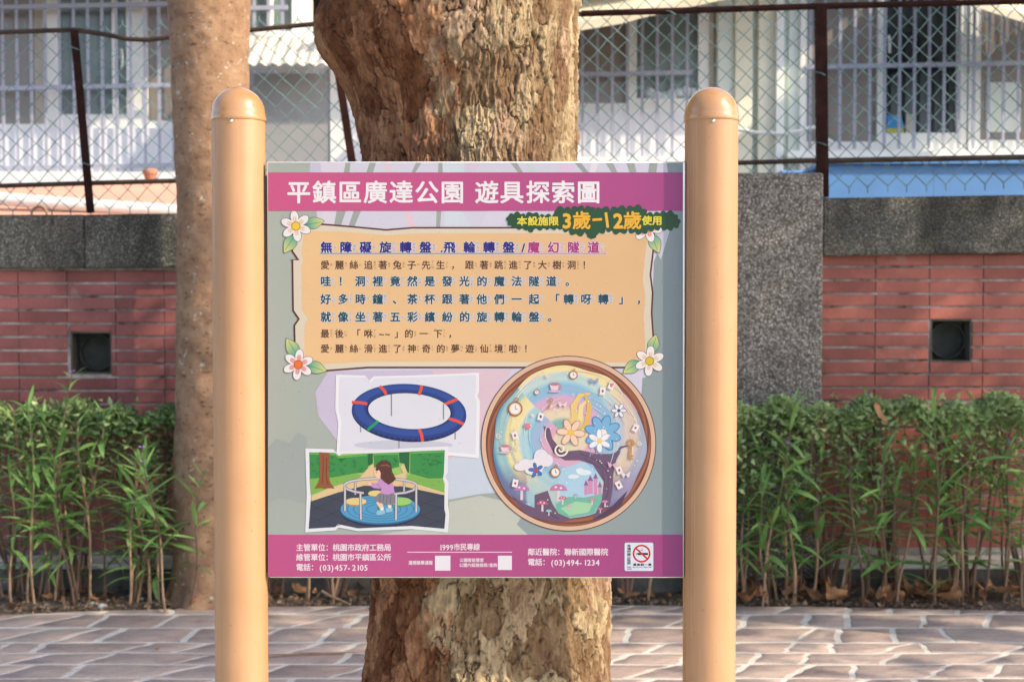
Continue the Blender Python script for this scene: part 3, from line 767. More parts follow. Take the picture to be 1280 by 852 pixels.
ring_mesh('trunk', M['bark'], tree, zs, cf, 560, bark_disp)
def limbs(parent, mat, starts):
    tips = []
    mb = MB()
    for (p, d, L, r) in starts:
        pts = [Vector(p)]; dd = Vector(d).normalized(); rs = [r]
        for k in range(7):
            dd = (dd+Vector((random.uniform(-.2, .2), random.uniform(-.2, .2), random.uniform(-.05, .15)))).normalized()
            pts.append(pts[-1]+dd*L/7); rs.append(r*(1-.12*(k+1)))
            if k > 1:
                for q in range(2):
                    d2 = (dd+Vector((random.uniform(-1, 1), random.uniform(-1, 1), random.uniform(-.2, .6)))).normalized()
                    e = pts[-1]+d2*random.uniform(.5, 1.1); m_ = (pts[-1]+e)/2+Vector((0, 0, .06))
                    mb.tube([pts[-1], m_, e], [rs[-1]*.5, rs[-1]*.3, .008], 6); tips.append(e); tips.append(m_)
        mb.tube(pts, rs, 10); tips.append(pts[-1])
    mb.build('limb', mat, parent, smooth=True); return tips
def crown(parent, tips, n, size, spread):
    mb = MB()
    for k in range(n):
        c = random.choice(tips)+Vector((random.gauss(0, spread), random.gauss(0, spread), random.gauss(0, spread*.7)))
        a = Vector((random.gauss(0, 1), random.gauss(0, 1), random.gauss(0, .4))).normalized(); up = Vector((random.gauss(0, .5), random.gauss(0, .5), 1)).normalized()
        b = a.cross(up).normalized(); s = size*random.uniform(.7, 1.3)
        mb.add([c-a*s, c+b*s*.45+a*s*.1, c+a*s, c-b*s*.45+a*s*.1], [(0, 1, 2), (0, 2, 3)])
    mb.build('crown', M['crown'], parent, recalc=False)
cx = kx[-1]
tp = limbs(tree, M['bark'], [((cx, TY, 4.2), (-.6, .1, 1), 3.0, .17), ((cx, TY, 4.25), (.6, .3, 1), 3.0, .16), ((cx, TY, 4.0), (.1, -.5, 1), 2.6, .13)])
crown(tree, tp, 2200, .07, .5)

t2 = thing('tree', (-1.463, 6.95, 0), 'slim tree with smooth brown bark left of the sign at the wall', 'tree')
kz = [-.05, .04, .12, .3, .6, 1.2, 1.85, 2.3, 2.95, 3.3, 4.2]
ring_mesh('trunk', M['bark2'], t2, np.linspace(-.05, 4.2, 320),
          [kz, [-1.45, -1.455, -1.463, -1.466, -1.469, -1.459, -1.452, -1.463, -1.47, -1.47, -1.46], [6.95]*11, [.27, .22, .198, .192, .188, .18, .176, .178, .2, .205, .16], [.28, .23, .20, .19, .19, .18, .175, .178, .2, .21, .16], [.27, .22, .2, .19, .19, .18, .175, .18, .2, .2, .16]],
          120, lambda b, T, Z: ((fbm(np.stack([b[..., 0]*6, b[..., 1]*6, Z*3], -1), 4, 21)-.5)*.016+(fbm(b*22, 3, 23)-.5)*.011+.05*np.clip(.45-Z, 0, 1)**2*4*np.maximum(0, np.cos(T*4+.8)), {}))
tp = limbs(t2, M['bark2'], [((-1.46, 6.95, 4.1), (-.5, .1, 1), 2.6, .12), ((-1.46, 6.95, 4.1), (.5, .2, 1), 2.6, .12)])
crown(t2, tp, 1300, .07, .5)

def shade_tree(x, y, zc, rad, n, label, hgt=3.2):  # unseen tree added so its crown shades the scene
    t = thing('tree', (x, y, 0), label, 'tree', 'park trees beyond the edges of the view')
    mb = MB(); mb.tube([(x, y, -.05), (x+.02, y, .5), (x-.03, y+.02, 1.6), (x, y, zc-.3)], [.2, .15, .13, .1], 14); mb.build('trunk', M['bark2'], t, smooth=True)
    tp = []; mb = MB()
    for k in range(16):
        d = Vector((random.gauss(0, 1), random.gauss(0, 1), random.gauss(.1, .55))).normalized(); b0 = Vector((x, y, zc-random.uniform(.2, .9))); e = Vector((x, y, zc))+d*rad*random.uniform(.6, .95)
        m_ = b0.lerp(e, .5)+Vector((0, 0, .15)); mb.tube([b0, m_, e], [.05, .03, .01], 6); tp += [e, m_, b0.lerp(e, .75)]
    mb.build('limb', M['bark2'], t, smooth=True); crown(t, tp, n, .075, rad*.24)
shade_tree(3.7, 5.5, 4.6, 1.6, 2100, 'park tree out of view to the right, nearest the wall bed'); shade_tree(5.7, 5.2, 4.7, 1.7, 2100, 'park tree out of view farther right along the wall'); shade_tree(7.9, 5.0, 4.8, 1.8, 2100, 'park tree out of view farthest right along the wall')
shade_tree(5.4, 2.6, 5.6, 1.1, 2600, 'park tree out of view right of the paving')
shade_tree(-4.4, .2, 3.4, 2.0, 5000, 'park tree out of view left of the camera'); 

# ================================================================ PLANTS
leaf_me = []
for k in range(7):
    mb = MB(); n = 7; curl = random.uniform(-.2, .9); wd = random.uniform(.055, .085)
    ang = 0; x = z = 0; vs = []
    for i in range(n):
        t = i/(n-1); wv = wd*math.sin(math.pi*min(1, t*.94+.05))**.75*(1-.25*t)
        vs += [(x, -wv, z+wv*.35), (x, 0, z), (x, wv, z+wv*.35)]
        ang += curl/n; x += math.cos(ang)/(n-1); z -= math.sin(ang)/(n-1)
    fs = []
    for i in range(n-1):
        for q in (0, 1): fs.append((i*3+q, i*3+q+1, i*3+q+4, i*3+q+3))
    mb.add(vs, fs)
    me = bpy.data.meshes.new('leaf'); me.from_pydata(mb.v, [], mb.f); me.materials.append(M['leaf'])
    me.polygons.foreach_set('use_smooth', [True]*len(me.polygons)); leaf_me.append(me)
leafY_me = leaf_me[0].copy(); leafY_me.materials.clear(); leafY_me.materials.append(M['leafY'])
def put_leaf(me, parent, off, yaw, pitch, roll, s):
    o = bpy.data.objects.new('leaf', me); COL.objects.link(o); o.parent = parent
    o.location = off; o.rotation_euler = (roll, pitch, yaw); o.scale = (s, s, s)
def plant(x, y, h, label, group, dens=1.0, flower=False, lowleaf=False):
    root = thing('flowering_plant' if flower else 'leafy_plant', (x, y, -.01), label, 'plant', group)
    nst = random.choice((1, 1, 2, 2))
    mb = MB(); mt = MB()
    for s in range(nst):
        hh = h*(1 if s == 0 else random.uniform(.6, .95))
        lean = Vector((random.uniform(-.16, .16), random.uniform(-.09, .05), 1))
        bx, by = random.uniform(-.03, .03), random.uniform(-.03, .03)
        pts = []; n = 8; wa = random.uniform(0, 6)
        for i in range(n+1):
            t = i/n
            pts.append(Vector((bx+lean.x*hh*t+.012*math.sin(wa+t*7), by+lean.y*hh*t+.01*math.cos(wa+t*6), hh*t)))
        o = origin(root)
        mt.tube([o+p for p in pts[:5]], [.0075, .0068, .006, .0055, .005], 6)
        mb.tube([o+p for p in pts[4:]], [.005, .0044, .0038, .003, .0018], 6)
        nodes = int(11*hh/.9*dens)+1
        for k in range(nodes):
            t = .14+.86*((k+.5)/nodes)**.85
            if not lowleaf and t < .40 and random.random() < .45: continue
            fi = t*n; i0 = min(int(fi), n-1); p = pts[i0].lerp(pts[i0+1], fi-i0)
            yw = random.uniform(0, 6.28)
            for q in (0, 1):
                if random.random() < .1: continue
                sz = random.uniform(.12, .25)*(1.0 if t < .85 else .72)
                pit = random.uniform(-.95, .15) if t < .85 else random.uniform(-1.25, -.5)
                me = leafY_me if (random.random() < .02 and t < .6) else random.choice(leaf_me)
                put_leaf(me, root, p, yw+q*3.14+random.uniform(-.5, .5), pit, random.uniform(-.5, .5), sz)
            if t > .8:
                put_leaf(random.choice(leaf_me), root, p, random.uniform(0, 6.28), random.uniform(-1.4, -.8), 0, random.uniform(.06, .1))
        if flower and s == 0:
            c = o+pts[-1]; fm = MB()
            for q in range(5):
                a = q*1.256; d = Vector((math.cos(a), math.sin(a), .5))*.016; e = Vector((-math.sin(a), math.cos(a), 0))*.009
                fm.add([c, c+d*.7+e, c+d*1.2, c+d*.7-e], [(0, 1, 2, 3)])
            fm.build('blossom', M['petal'], root)
    mt.build('stem', M['stemTan'] if random.random() < .6 else M['stem'], root, smooth=True)
    mb.build('stem_tip', random.choice((M['stem'], M['stem'], M['stemG'])), root, smooth=True)
    return root
def xat(px, Y): return (px-640)*Y/FPX
ords = ['first', 'second', 'third', 'fourth', 'fifth', 'sixth', 'seventh', 'eighth', 'ninth', 'tenth', 'eleventh', 'twelfth', 'thirteenth', 'fourteenth', 'fifteenth', 'sixteenth', 'seventeenth', 'eighteenth', 'nineteenth', 'twentieth']
GP = 'narrow-leaved plants in the bed along the wall'
def row(pxs, Y, hs, side, rowname, dens=1, **kw):
    for i, px in enumerate(pxs):
        yy = Y+random.uniform(-.03, .03)-(.13 if side == 'L' and px > 195 else 0)
        fl = random.random() < .2
        if side == 'hid': lab = 'narrow-leaved green plant in the bed hidden mostly behind the sign'
        elif side == 'L': lab = '%s narrow-leaved green plant from the photo\'s left edge, %s row of the bed' % (ords[i], rowname)
        else: lab = '%s narrow-leaved green plant right of the sign, %s row of the bed' % (ords[i], rowname)
        plant(xat(px, yy), yy, random.uniform(*hs), lab, GP, dens, fl, **kw)
row([10, 38, 62, 90, 120, 150, 178, 205, 238], 6.80, (.62, 1.02), 'L', 'front', 1.0)
row([-6, 22, 50, 78, 106, 136, 166, 196], 6.93, (.66, .98), 'L', 'back', .95)
row([928, 952, 978, 1000, 1026, 1054, 1080, 1104, 1130, 1156, 1182, 1208, 1232, 1256, 1278], 6.87, (.62, 1.0), 'R', 'front', 1.0)
row([938, 968, 996, 1028, 1060, 1094, 1126, 1160, 1192, 1226, 1262], 6.98, (.68, 1.04), 'R', 'back', .85)
row([345, 385, 425, 465, 520, 575, 630, 690, 745, 790, 815, 845, 875, 905], 6.92, (.6, .85), 'hid', '', .7)
tall = plant(xat(52, 6.86), 6.86, 1.13, 'tallest narrow-leaved plant rising above the hedge in front of the left brick wall', GP, .9, True)

# small-leaved shrubs behind
def shrub(x, y, wx, h, label, n=1750):
    root = thing('shrub', (x, y, 0), label, 'shrub', 'small-leaved clipped shrubs along the wall')
    st = MB(); tips = []
    for k in range(6):
        a = random.uniform(0, 6.28); e = Vector((x+wx*.42*math.cos(a), y+.10*math.sin(a), h*random.uniform(.72, .9)))
        b = Vector((x+random.uniform(-.04, .04), y+random.uniform(-.02, .02), -.02)); m_ = b.lerp(e, .5)+Vector((random.uniform(-.06, .06), 0, random.uniform(-.03, .03)))
        st.tube([b, m_, e], [.011, .008, .004], 6)
        for q in range(6):
            t = random.uniform(.4, 1); p = m_.lerp(e, t); f = p+Vector((random.gauss(0, wx*.22), random.gauss(0, .06), abs(random.gauss(0, .1))))
            f.z = min(f.z, h-.02); st.tube([p, f], [.004, .002], 4); tips.append(f)
    st.build('branch', M['stem'], root, smooth=True)
    mb = MB()
    for k in range(n):
        if random.random() < .74:       # clipped top layer
            xx_ = x+random.uniform(-wx*.72, wx*.72); c = Vector((xx_, y+random.uniform(-.14, .11), h-abs(random.gauss(0, .065))-.03+.022*math.sin(xx_*11)+.022*math.sin(xx_*29+1)))
        else:
            c = random.choice(tips)+Vector((random.gauss(0, .06), random.gauss(0, .04), random.gauss(-.05, .08)))
        if c.z > h+.03: continue
        a = Vector((random.gauss(0, 1), random.gauss(0, 1)-.4, random.gauss(.2, .5))).normalized(); b = a.cross(Vector((random.gauss(0, .6), random.gauss(0, .6), 1))).normalized(); s = random.uniform(.012, .026)
        nrm = a.cross(b)*s*.3
        mb.add([c-a*s, c+b*s*.55+nrm, c+a*s, c-b*s*.55+nrm], [(0, 1, 2), (0, 2, 3)])
    tag(mb.build('foliage', M['shrub'], root, recalc=False), kind='stuff')
sy = 7.02
for i, px in enumerate([-70, 15, 95, 172]): shrub(xat(px, sy), sy, .38, .985-.006*i, '%s small-leaved shrub from the left edge, behind the narrow-leaved plants' % ords[i])
for i, px in enumerate([330, 420, 510, 600, 690, 780, 860]): shrub(xat(px, sy), sy, .38, .97, 'small-leaved shrub in the bed hidden mostly behind the sign', 900)
for i, px in enumerate([945, 1035, 1122, 1208, 1290]): shrub(xat(px, sy), sy, .40, .985+.005*i, '%s small-leaved shrub right of the sign, behind the narrow-leaved plants' % ords[i])

# fallen leaves and litter

def dead_leaf_mesh():
    vs = []; fs = []; n = 10; cu = random.uniform(.1, .5); cv = random.uniform(-.3, .5)
    rs = [random.uniform(.6, 1.1) for _ in range(n)]; asp = random.uniform(.4, .8); rs[0] = 1.35; cu = random.uniform(-.2, .8)
    rings = [(0.0, 1), (.55, n), (1, n)]
    vs.append((0, 0, 0))
    for rr in (.55, 1):
        for k in range(n):
            a = 2*math.pi*k/n; q = rr*(rs[k] if rr == 1 else .95)
            x, y = q*math.cos(a), q*asp*math.sin(a); vs.append((x, y, cu*x*x+cv*y*y*1.4+.08*math.sin(a*3)*rr))
    for k in range(n):
        k2 = (k+1) % n; fs.append((0, 1+k, 1+k2)); fs.append((1+k, 1+n+k, 1+n+k2, 1+k2))
    me = bpy.data.meshes.new('fallen_leaf'); me.from_pydata(vs, [], fs); me.materials.append(M['deadleaf'])
    me.polygons.foreach_set('use_smooth', [True]*len(fs)); return me
dl = [dead_leaf_mesh() for _ in range(8)]
def fallen(px, py, s, label, group, z=None):
    p = G(px, py, .012); o = bpy.data.objects.new('fallen_leaf', random.choice(dl)); COL.objects.link(o)
    p.z = z if z is not None else .014+s*.3+random.uniform(0, .02)*(1+(px > 900))
    o.location = p; o.scale = (s, s, s); o.rotation_euler = (random.uniform(-.9, .9)*(z is None), random.uniform(-.9, .6)*(z is None), random.uniform(0, 6.28))
    tag(o, label, 'leaf', group)
for (px, py, s) in ((110, 733, .045), (78, 741, .035), (42, 742, .04), (36, 750, .032), (170, 742, .035), (188, 744, .03), (206, 735, .028), (20, 762, .045), (222, 745, .03), (132, 744, .022), (62, 752, .03), (150, 738, .03), (258, 738, .05), (8, 752, .028)):
    fallen(px, py, s, 'dry brown leaf lying in the litter of the bed left of the sign', 'dry leaves left of the sign')
for k in range(34):
    fallen(random.uniform(0, 262), random.triangular(728, 764, 745), random.uniform(.018, .036), 'dry brown leaf lying in the litter of the bed left of the sign', 'dry leaves left of the sign')
fallen(372, 742, .05, 'large curled orange-brown leaf under the sign beside the left post', 'dry leaves below the sign')
for (px, py, s) in ((345, 741, .04), (352, 748, .03), (440, 745, .035), (452, 738, .04), (415, 739, .03), (432, 733, .03), (395, 746, .025), (775, 745, .03), (790, 748, .035), (812, 744, .035), (835, 747, .03)):
    fallen(px, py, s, 'dry leaf lying in the bed below the sign panel', 'dry leaves below the sign')
for k in range(125):
    px = random.uniform(922, 1278); py = random.triangular(718, 758, 750)
    fallen(px, py, random.uniform(.03, .06), 'dry orange-brown leaf lying in the bed right of the sign', 'dry leaves right of the sign')
fallen(197, 811, .022, 'small yellowish leaf lying on the paving left of the sign', None, .016)
fallen(1156, 784, .018, 'tiny pale leaf lying on the paving right of the sign', None, .016)
o = bpy.data.objects.new('dry_leaf', dl[2]); COL.objects.link(o); o.location = P(1097, 513, 6.80); o.scale = (.052, .04, .05); o.rotation_euler = (1.3, 1.1, .3)
tag(o, 'big tan dry leaf caught upright on top of the hedge right of the pillar', 'leaf')
lt = MB()
for k in range(5200):
    x = random.uniform(-3.6, 3.4); e = edgeY(x); y = e+abs(random.gauss(0, .13))+random.uniform(-.03, .02) if x < -.9 else e+.015+abs(random.gauss(0, .12))
    if y > 7.1: continue
    z = -.012+random.uniform(0, .03)+(.012 if x < -1 else 0); s = random.uniform(.005, .017)
    a = Vector((random.gauss(0, 1), random.gauss(0, 1), random.gauss(0, .4))).normalized(); b = a.cross(Vector((random.gauss(0, .4), random.gauss(0, .4), 1))).normalized(); c = Vector((x, y, z))
    lt.add([c-a*s, c+b*s*.5, c+a*s, c-b*s*.6], [(0, 1, 2, 3)])
tag(lt.build('leaf_litter', M['litter'], recalc=False), 'broken dry leaf litter over the soil of the bed', 'litter', kind='stuff')
tw = MB(); pts = [G(332, 820, .012), G(372, 816, .013), G(420, 815.5, .012), G(462, 814, .013)]; tw.tube(pts, [.004, .0045, .004, .0025], 6)
tag(tw.build('twig', M['twig'], smooth=True), 'thin brown twig lying on the paving between the left post and the trunk', 'twig')
tw = MB(); tw.tube([G(402, 738, .05), G(412, 744, .03), G(438, 755, .012)], [.008, .007, .005], 6)
tag(tw.build('twig', M['stemTan'], smooth=True), 'pale broken stick leaning at the bed edge below the sign', 'stick')
pb = []
bm = bmesh.new(); bmesh.ops.create_icosphere(bm, subdivisions=2, radius=1)
for v in bm.verts: v.co *= 1+random.uniform(-.15, .15)
pme = bpy.data.meshes.new('pebble'); bm.to_mesh(pme); bm.free(); pme.materials.append(M['ledge'])
for (px, py, s) in ((243, 750, .018), (98, 744, .014), (30, 746, .015), (177, 752, .016), (16, 715, .012), (118, 758, .02), (128, 760, .018)):
    o = link('pebble', pme); p = G(px, py, .0); o.location = (p.x, p.y, .012); o.scale = (s*1.3, s, s*.7); o.rotation_euler = (0, 0, random.uniform(0, 3))
    tag(o, 'small pale pebble in the litter of the bed left of the sign', 'pebble', 'pale pebbles left of the sign')

# ================================================================ THE SIGN
SY = 3.045
sign = thing('park_sign', (P(595, 400, 3.06).x, 3.06, 0), 'square illustrated park sign panel held between two tan round posts', 'sign')
def make_post(px, topy_, lab):
    cx = P(px, 400, 3.062).x; R0 = .0568; cy = 3.062
    zr = P(0, 141, 3.0).z
    mb = MB(); prof = [(R0*.9, -.02), (R0, -.02)]+[(R0, z) for z in np.linspace(.0, zr-.002, 8)]+[(R0*.9, zr-.002)]
    mb.lathe(prof, cx, cy, 96)
    # extrusion ribs on the left flank
    for a in (205, 221, 228):
        aa = R(a); rx, ry = math.cos(aa), math.sin(aa)
        p = Vector((cx+rx*(R0-.0008), cy+ry*(R0-.0008), 0))
        mb.tube([p, p+Vector((0, 0, zr-.004))], .0014, 6)
    po = mb.build('post', M['post'], sign, smooth=True)
    cm = MB(); H = .0585; zc = zr+.004
    pr = [(R0*.8, zr-.0105), (R0+.0018, zr-.0105), (R0+.0022, zr-.009), (R0+.0022, zr+.0), (R0+.0012, zr+.0025)]
    for k in range(1, 25):
        t = k/24*math.pi/2; pr.append(((R0+.0008)*math.cos(t) if k < 24 else .0001, zc-.001+H*math.sin(t)))
    cm.lathe(pr, cx, cy, 96); cm.build('cap', M['cap'], po, smooth=True)
    sm = MB(); d = Vector((-.075, -1, 0)).normalized(); c = Vector((cx, cy, zr-.0155))+d*(R0-.001); q = Vector((d.y, -d.x, 0)); up = Vector((0, 0, 1))
    b = len(sm.v); rings = [(.0042, 0), (.0042, .0012), (.003, .003), (.0012, .0036), (.0011, .0022), (.0001, .002)]
    for r_, h_ in rings:
        for k in range(14): a = 2*math.pi*k/14; sm.v.append(tuple(c+d*h_+q*math.cos(a)*r_+up*math.sin(a)*r_))
    for i in range(len(rings)-1):
        for k in range(14): sm.f.append((b+i*14+k, b+i*14+(k+1) % 14, b+(i+1)*14+(k+1) % 14, b+(i+1)*14+k)); sm.m.append(0)
    sm.build('screw', M['screw'], po, smooth=True)
    return po
make_post(299.5, 141, ''); make_post(888.2, 141, '')
TL, BR = P(333.5, 202, SY), P(855.0, 721.8, SY)
mb = MB(); mb.box(TL.x, BR.x, SY, SY+.022, BR.z, TL.z, 0, .0022)
panel = mb.build('panel', M['alu'], sign, smooth=True)
for x in (TL.x-.0045, BR.x+.0045):
    mb = MB(); mb.box(x-.004, x+.004, SY+.008, SY+.016, BR.z+.01, TL.z-.03); mb.build('bracket', M['dark_bracket'], sign)  # dark strip painting in the shade of the gap between panel and post

GL = {}
def glyph(ch, res=2):
    if (ch, res) in GL: return GL[(ch, res)]
    c = bpy.data.curves.new('tmp', 'FONT'); c.body = ch; c.size = 1; c.resolution_u = res
    o = bpy.data.objects.new('tmp', c); COL.objects.link(o)
    bpy.context.view_layer.update(); dg = bpy.context.evaluated_depsgraph_get()
    me = bpy.data.meshes.new_from_object(o.evaluated_get(dg))
    vs = [tuple(v.co[:2]) for v in me.vertices]; fs = [tuple(p.vertices) for p in me.polygons]
    bpy.data.objects.remove(o); bpy.data.curves.remove(c); bpy.data.meshes.remove(me)
    GL[(ch, res)] = (vs, fs); return GL[(ch, res)]
LAY = .000012
class Art:
    def __init__(s, base): s.v = []; s.f = []; s.c = []; s.base = base; s.k = 0
    def w(s, x, y, k): return tuple(P(x, y, SY-.0002-LAY*(s.base+k)))
    def raw(s, pts, fs, cols, k=None):
        if k is None: s.k += 1; k = s.k
        b = len(s.v)
        s.v += [s.w(x, y, k) for x, y in pts]; s.f += [tuple(b+i for i in f) for f in fs]
        s.c += cols if isinstance(cols, list) else [cols]*len(pts)
    def poly(s, pts, col, k=None):
        tris = tessellate_polygon([[Vector((x, y, 0)) for x, y in pts]])
        s.raw(pts, [tuple(t) for t in tris], col, k)
    def grad(s, pts, ca, cb, p0, p1, k=None):
        d = (p1[0]-p0[0], p1[1]-p0[1]); L = d[0]**2+d[1]**2
        cols = []
        for x, y in pts:
            t = max(0, min(1, ((x-p0[0])*d[0]+(y-p0[1])*d[1])/L)); cols.append(tuple(a+(b-a)*t for a, b in zip(ca, cb)))
        tris = tessellate_polygon([[Vector((x, y, 0)) for x, y in pts]]); s.raw(pts, [tuple(t) for t in tris], cols, k)
    def ell(s, cx, cy, rx, ry, col, k=None, n=40, rot=0):
        cr, sr = math.cos(rot), math.sin(rot)
        s.poly([(cx+rx*math.cos(t)*cr-ry*math.sin(t)*sr, cy+rx*math.cos(t)*sr+ry*math.sin(t)*cr) for t in [2*math.pi*i/n for i in range(n)]], col, k)
    def ring(s, cx, cy, rx, ry, ix, iy, col, k=None, n=64, icx=None, icy=None, a0=0, a1=6.28318, rot=0):
        icx = cx if icx is None else icx; icy = cy if icy is None else icy
        pts = []; 
        for i in range(n+1):
            t = a0+(a1-a0)*i/n; pts += [(cx+rx*math.cos(t), cy+ry*math.sin(t)), (icx+ix*math.cos(t), icy+iy*math.sin(t))]
        if rot: pts = [(cx+(x-cx)*math.cos(rot)-(y-cy)*math.sin(rot), cy+(x-cx)*math.sin(rot)+(y-cy)*math.cos(rot)) for x, y in pts]
        s.raw(pts, [(2*i, 2*i+2, 2*i+3, 2*i+1) for i in range(n)], col, k)
    def stroke(s, pts, wd, col, k=None, closed=False, taper=False):
        P2 = [Vector((x, y)) for x, y in pts]; n = len(P2); out = []
        for i, p in enumerate(P2):
            a = P2[(i-1) % n] if (closed or i > 0) else p; b = P2[(i+1) % n] if (closed or i < n-1) else p
            d1 = (p-a).normalized() if (p-a).length > 1e-9 else None; d2 = (b-p).normalized() if (b-p).length > 1e-9 else None
            if d1 is None: d1 = d2
            if d2 is None: d2 = d1
            t = (d1+d2); t = t.normalized() if t.length > 1e-6 else d1
            nn = Vector((-t.y, t.x)); m = min(2.0, 1/max(.3, abs(nn.dot(Vector((-d1.y, d1.x))))))
            h = wd/2*m*(1 if not taper else .25+.75*math.sin(math.pi*i/(n-1)))
            out += [tuple(p+nn*h), tuple(p-nn*h)]
        m = n if closed else n-1
        s.raw(out, [(2*i, (2*i+2) % (2*n), (2*i+3) % (2*n), 2*i+1) for i in range(m)], col, k)
    def ch(s, c, x, y, sx, sy, col, bold=0, k=None, res=2, shear=0):   # em cell top-left x,y, size sx,sy
        vs, fs = glyph(c, res)
        if not fs: return
        if k is None: s.k += 1; k = s.k
        offs = [(0, 0)] if not bold else [(bold*math.cos(a), bold*math.sin(a)) for a in [i*math.pi/4 for i in range(8)]]
        for i, (ox, oy) in enumerate(offs):
            s.raw([(x+vx*sx+ox+shear*vy*sx, y+(.88-vy)*sy+oy) for vx, vy in vs], fs, col, k+i*.25)
    def build(s, name, parent, label=None):
        o0 = origin(parent); me = bpy.data.meshes.new(name)
        me.from_pydata([(x-o0.x, y-o0.y, z-o0.z) for x, y, z in s.v], [], s.f); me.materials.append(M['print'])
        ca = me.color_attributes.new('Col', 'FLOAT_COLOR', 'POINT')
        ca.data.foreach_set('color', np.array(s.c, np.float32).reshape(-1))
        # faces towards the viewer
        me.update(); o = bpy.data.objects.new(name, me); COL.objects.link(o); o.parent = parent
        if label: o['label'] = label
        return o
PK = .49     # printed colours relative to what the photograph shows
def c(r, g, b): return C(r, g, b, PK)

# backdrop print
A = Art(0); x0, x1 = 335, 853.7
def strip(y0, y1, cl, cr, k):
    pts = []; cols = []; n = 20
    for i in range(n+1):
        x = x0+(x1-x0)*i/n; pts += [(x, y0), (x, y1)]; t = i/n; col = tuple(a+(b-a)*t for a, b in zip(cl, cr)); cols += [col, col]
    A.raw(pts, [(2*i, 2*i+1, 2*i+3, 2*i+2) for i in range(n)], cols, k)
strip(203.3, 720.7, c(178, 186, 178), c(146, 162, 167), 1)  # side-to-side fade is partly light painted into the print
lav = [(388, 203.4), (833, 203.4), (842, 262), (838, 285), (826, 325), (818, 308), (812, 470), (803, 472), (800, 520), (690, 610), (600, 617), (520, 628), (430, 560), (398, 520), (394, 490), (410, 464), (405, 400), (400, 300)]
A.poly(lav, c(216, 214, 232), 2)
for (pts, col) in ((([(388, 203.5), (404, 203.5), (400, 263), (383, 263)]), (205, 200, 226)),
                   ([(401, 203.5), (432, 203.5), (424, 285), (402, 285)], (224, 216, 232)),
                   ([(432, 203.5), (438, 203.5), (433, 262), (420, 300), (414, 300)], (165, 172, 168)),
                   ([(462, 203.5), (470, 203.5), (452, 262), (440, 290), (434, 288)], (165, 172, 168)),
                   ([(479, 203.5), (484, 203.5), (512, 262), (520, 285), (512, 285), (498, 240)], (236, 206, 216)),
                   ([(520, 203.5), (527, 203.5), (515, 222), (508, 230)], (165, 172, 168)),
                   ([(548, 203.5), (556, 203.5), (550, 285), (545, 285)], (165, 172, 168)),
                   ([(553, 203.5), (580, 203.5), (576, 262), (590, 285), (556, 285)], (214, 224, 236)),
                   ([(638, 203.5), (646, 203.5), (654, 216), (648, 216)], (165, 172, 168)),
                   ([(657, 203.5), (664, 203.5), (674, 218), (667, 218)], (205, 220, 220)),
                   ([(700, 203.5), (714, 203.5), (722, 218), (700, 218)], (226, 206, 232)),
                   ([(718, 203.5), (726, 203.5), (738, 218), (731, 218)], (160, 170, 165)),
                   ([(739, 203.5), (748, 203.5), (744, 218), (736, 218)], (235, 228, 240)),
                   ([(757, 203.5), (766, 203.5), (773, 218), (766, 218)], (165, 172, 168)),
                   ([(783, 203.5), (793, 203.5), (796, 218), (788, 218)], (165, 172, 168)),
                   ([(812, 203.5), (822, 203.5), (820, 218), (810, 218)], (165, 172, 168)),
                   ([(398, 520), (394, 490), (410, 464), (560, 462), (480, 560), (430, 562)], (207, 197, 224)),
                   ([(540, 462), (600, 462), (640, 462), (628, 480), (610, 540), (560, 575), (548, 500)], (226, 200, 214)),
                   ([(560, 575), (608, 560), (625, 612), (600, 617), (561, 624)], (205, 216, 232)),
                   ([(610, 262), (640, 262), (625, 285), (598, 285)], (222, 216, 236)),
                   ([(585, 203.5), (600, 203.5), (592, 218), (584, 218)], (222, 206, 226)),
                   ([(820, 262), (842, 262), (838, 285), (826, 325), (818, 308)], (208, 208, 228)),
                   ([(812, 312), (821, 318), (812, 340)], (216, 216, 236))):
    A.k = max(A.k, 2); A.poly(pts, c(*col))
A.poly([(335, 560), (345, 548), (362, 553), (372, 540), (384, 546), (384, 668), (335, 668)], c(164, 174, 172))
A.poly([(561, 627), (600, 619), (640, 628), (662, 650), (668, 668), (470, 668), (561, 655)], c(198, 203, 194))
A.poly([(335, 628), (350, 622), (383, 630), (383, 668), (335, 668)], c(170, 180, 176))
A.poly([(655, 640), (668, 630), (690, 655), (700, 668), (660, 668), (646, 655)], c(152, 165, 170))
A.build('backdrop', panel)
# banners; the pinker left ends paint in the warm light there
A = Art(40)
def bstrip(y0, y1, cl, cm, cr, k=None):
    pts = []; cols = []; n = 30
    for i in range(n+1):
        t = i/n; x = x0+(x1-x0)*t; pts += [(x, y0), (x, y1)]
        a, b, u = (cl, cm, t*2) if t < .5 else (cm, cr, t*2-1)
        col = tuple(p+(q-p)*u for p, q in zip(a, b)); cols += [col, col]
    A.raw(pts, [(2*i, 2*i+1, 2*i+3, 2*i+2) for i in range(n)], cols, k)
bstrip(215.6, 263.6, c(212, 92, 142), c(196, 84, 142), c(172, 72, 140)); A.build('banner', panel, 'magenta top banner')
A = Art(40); bstrip(667.8, 720.2, c(196, 84, 142), c(186, 80, 142), c(166, 66, 134)); A.build('banner', panel, 'magenta bottom banner')
# title
A = Art(50); WHT = c(248, 244, 250)
for chx, xx in zip('平鎮區廣達公園遊具探索圖', [359.5, 391.5, 423.5, 455.5, 487.5, 519.5, 551.5, 594.5, 626, 658.5, 690, 721.8]):
    A.ch(chx, xx-1.3, 225.3, 30.5, 29.5, WHT, bold=.62, k=1)
A.build('lettering', panel, 'white title lettering')
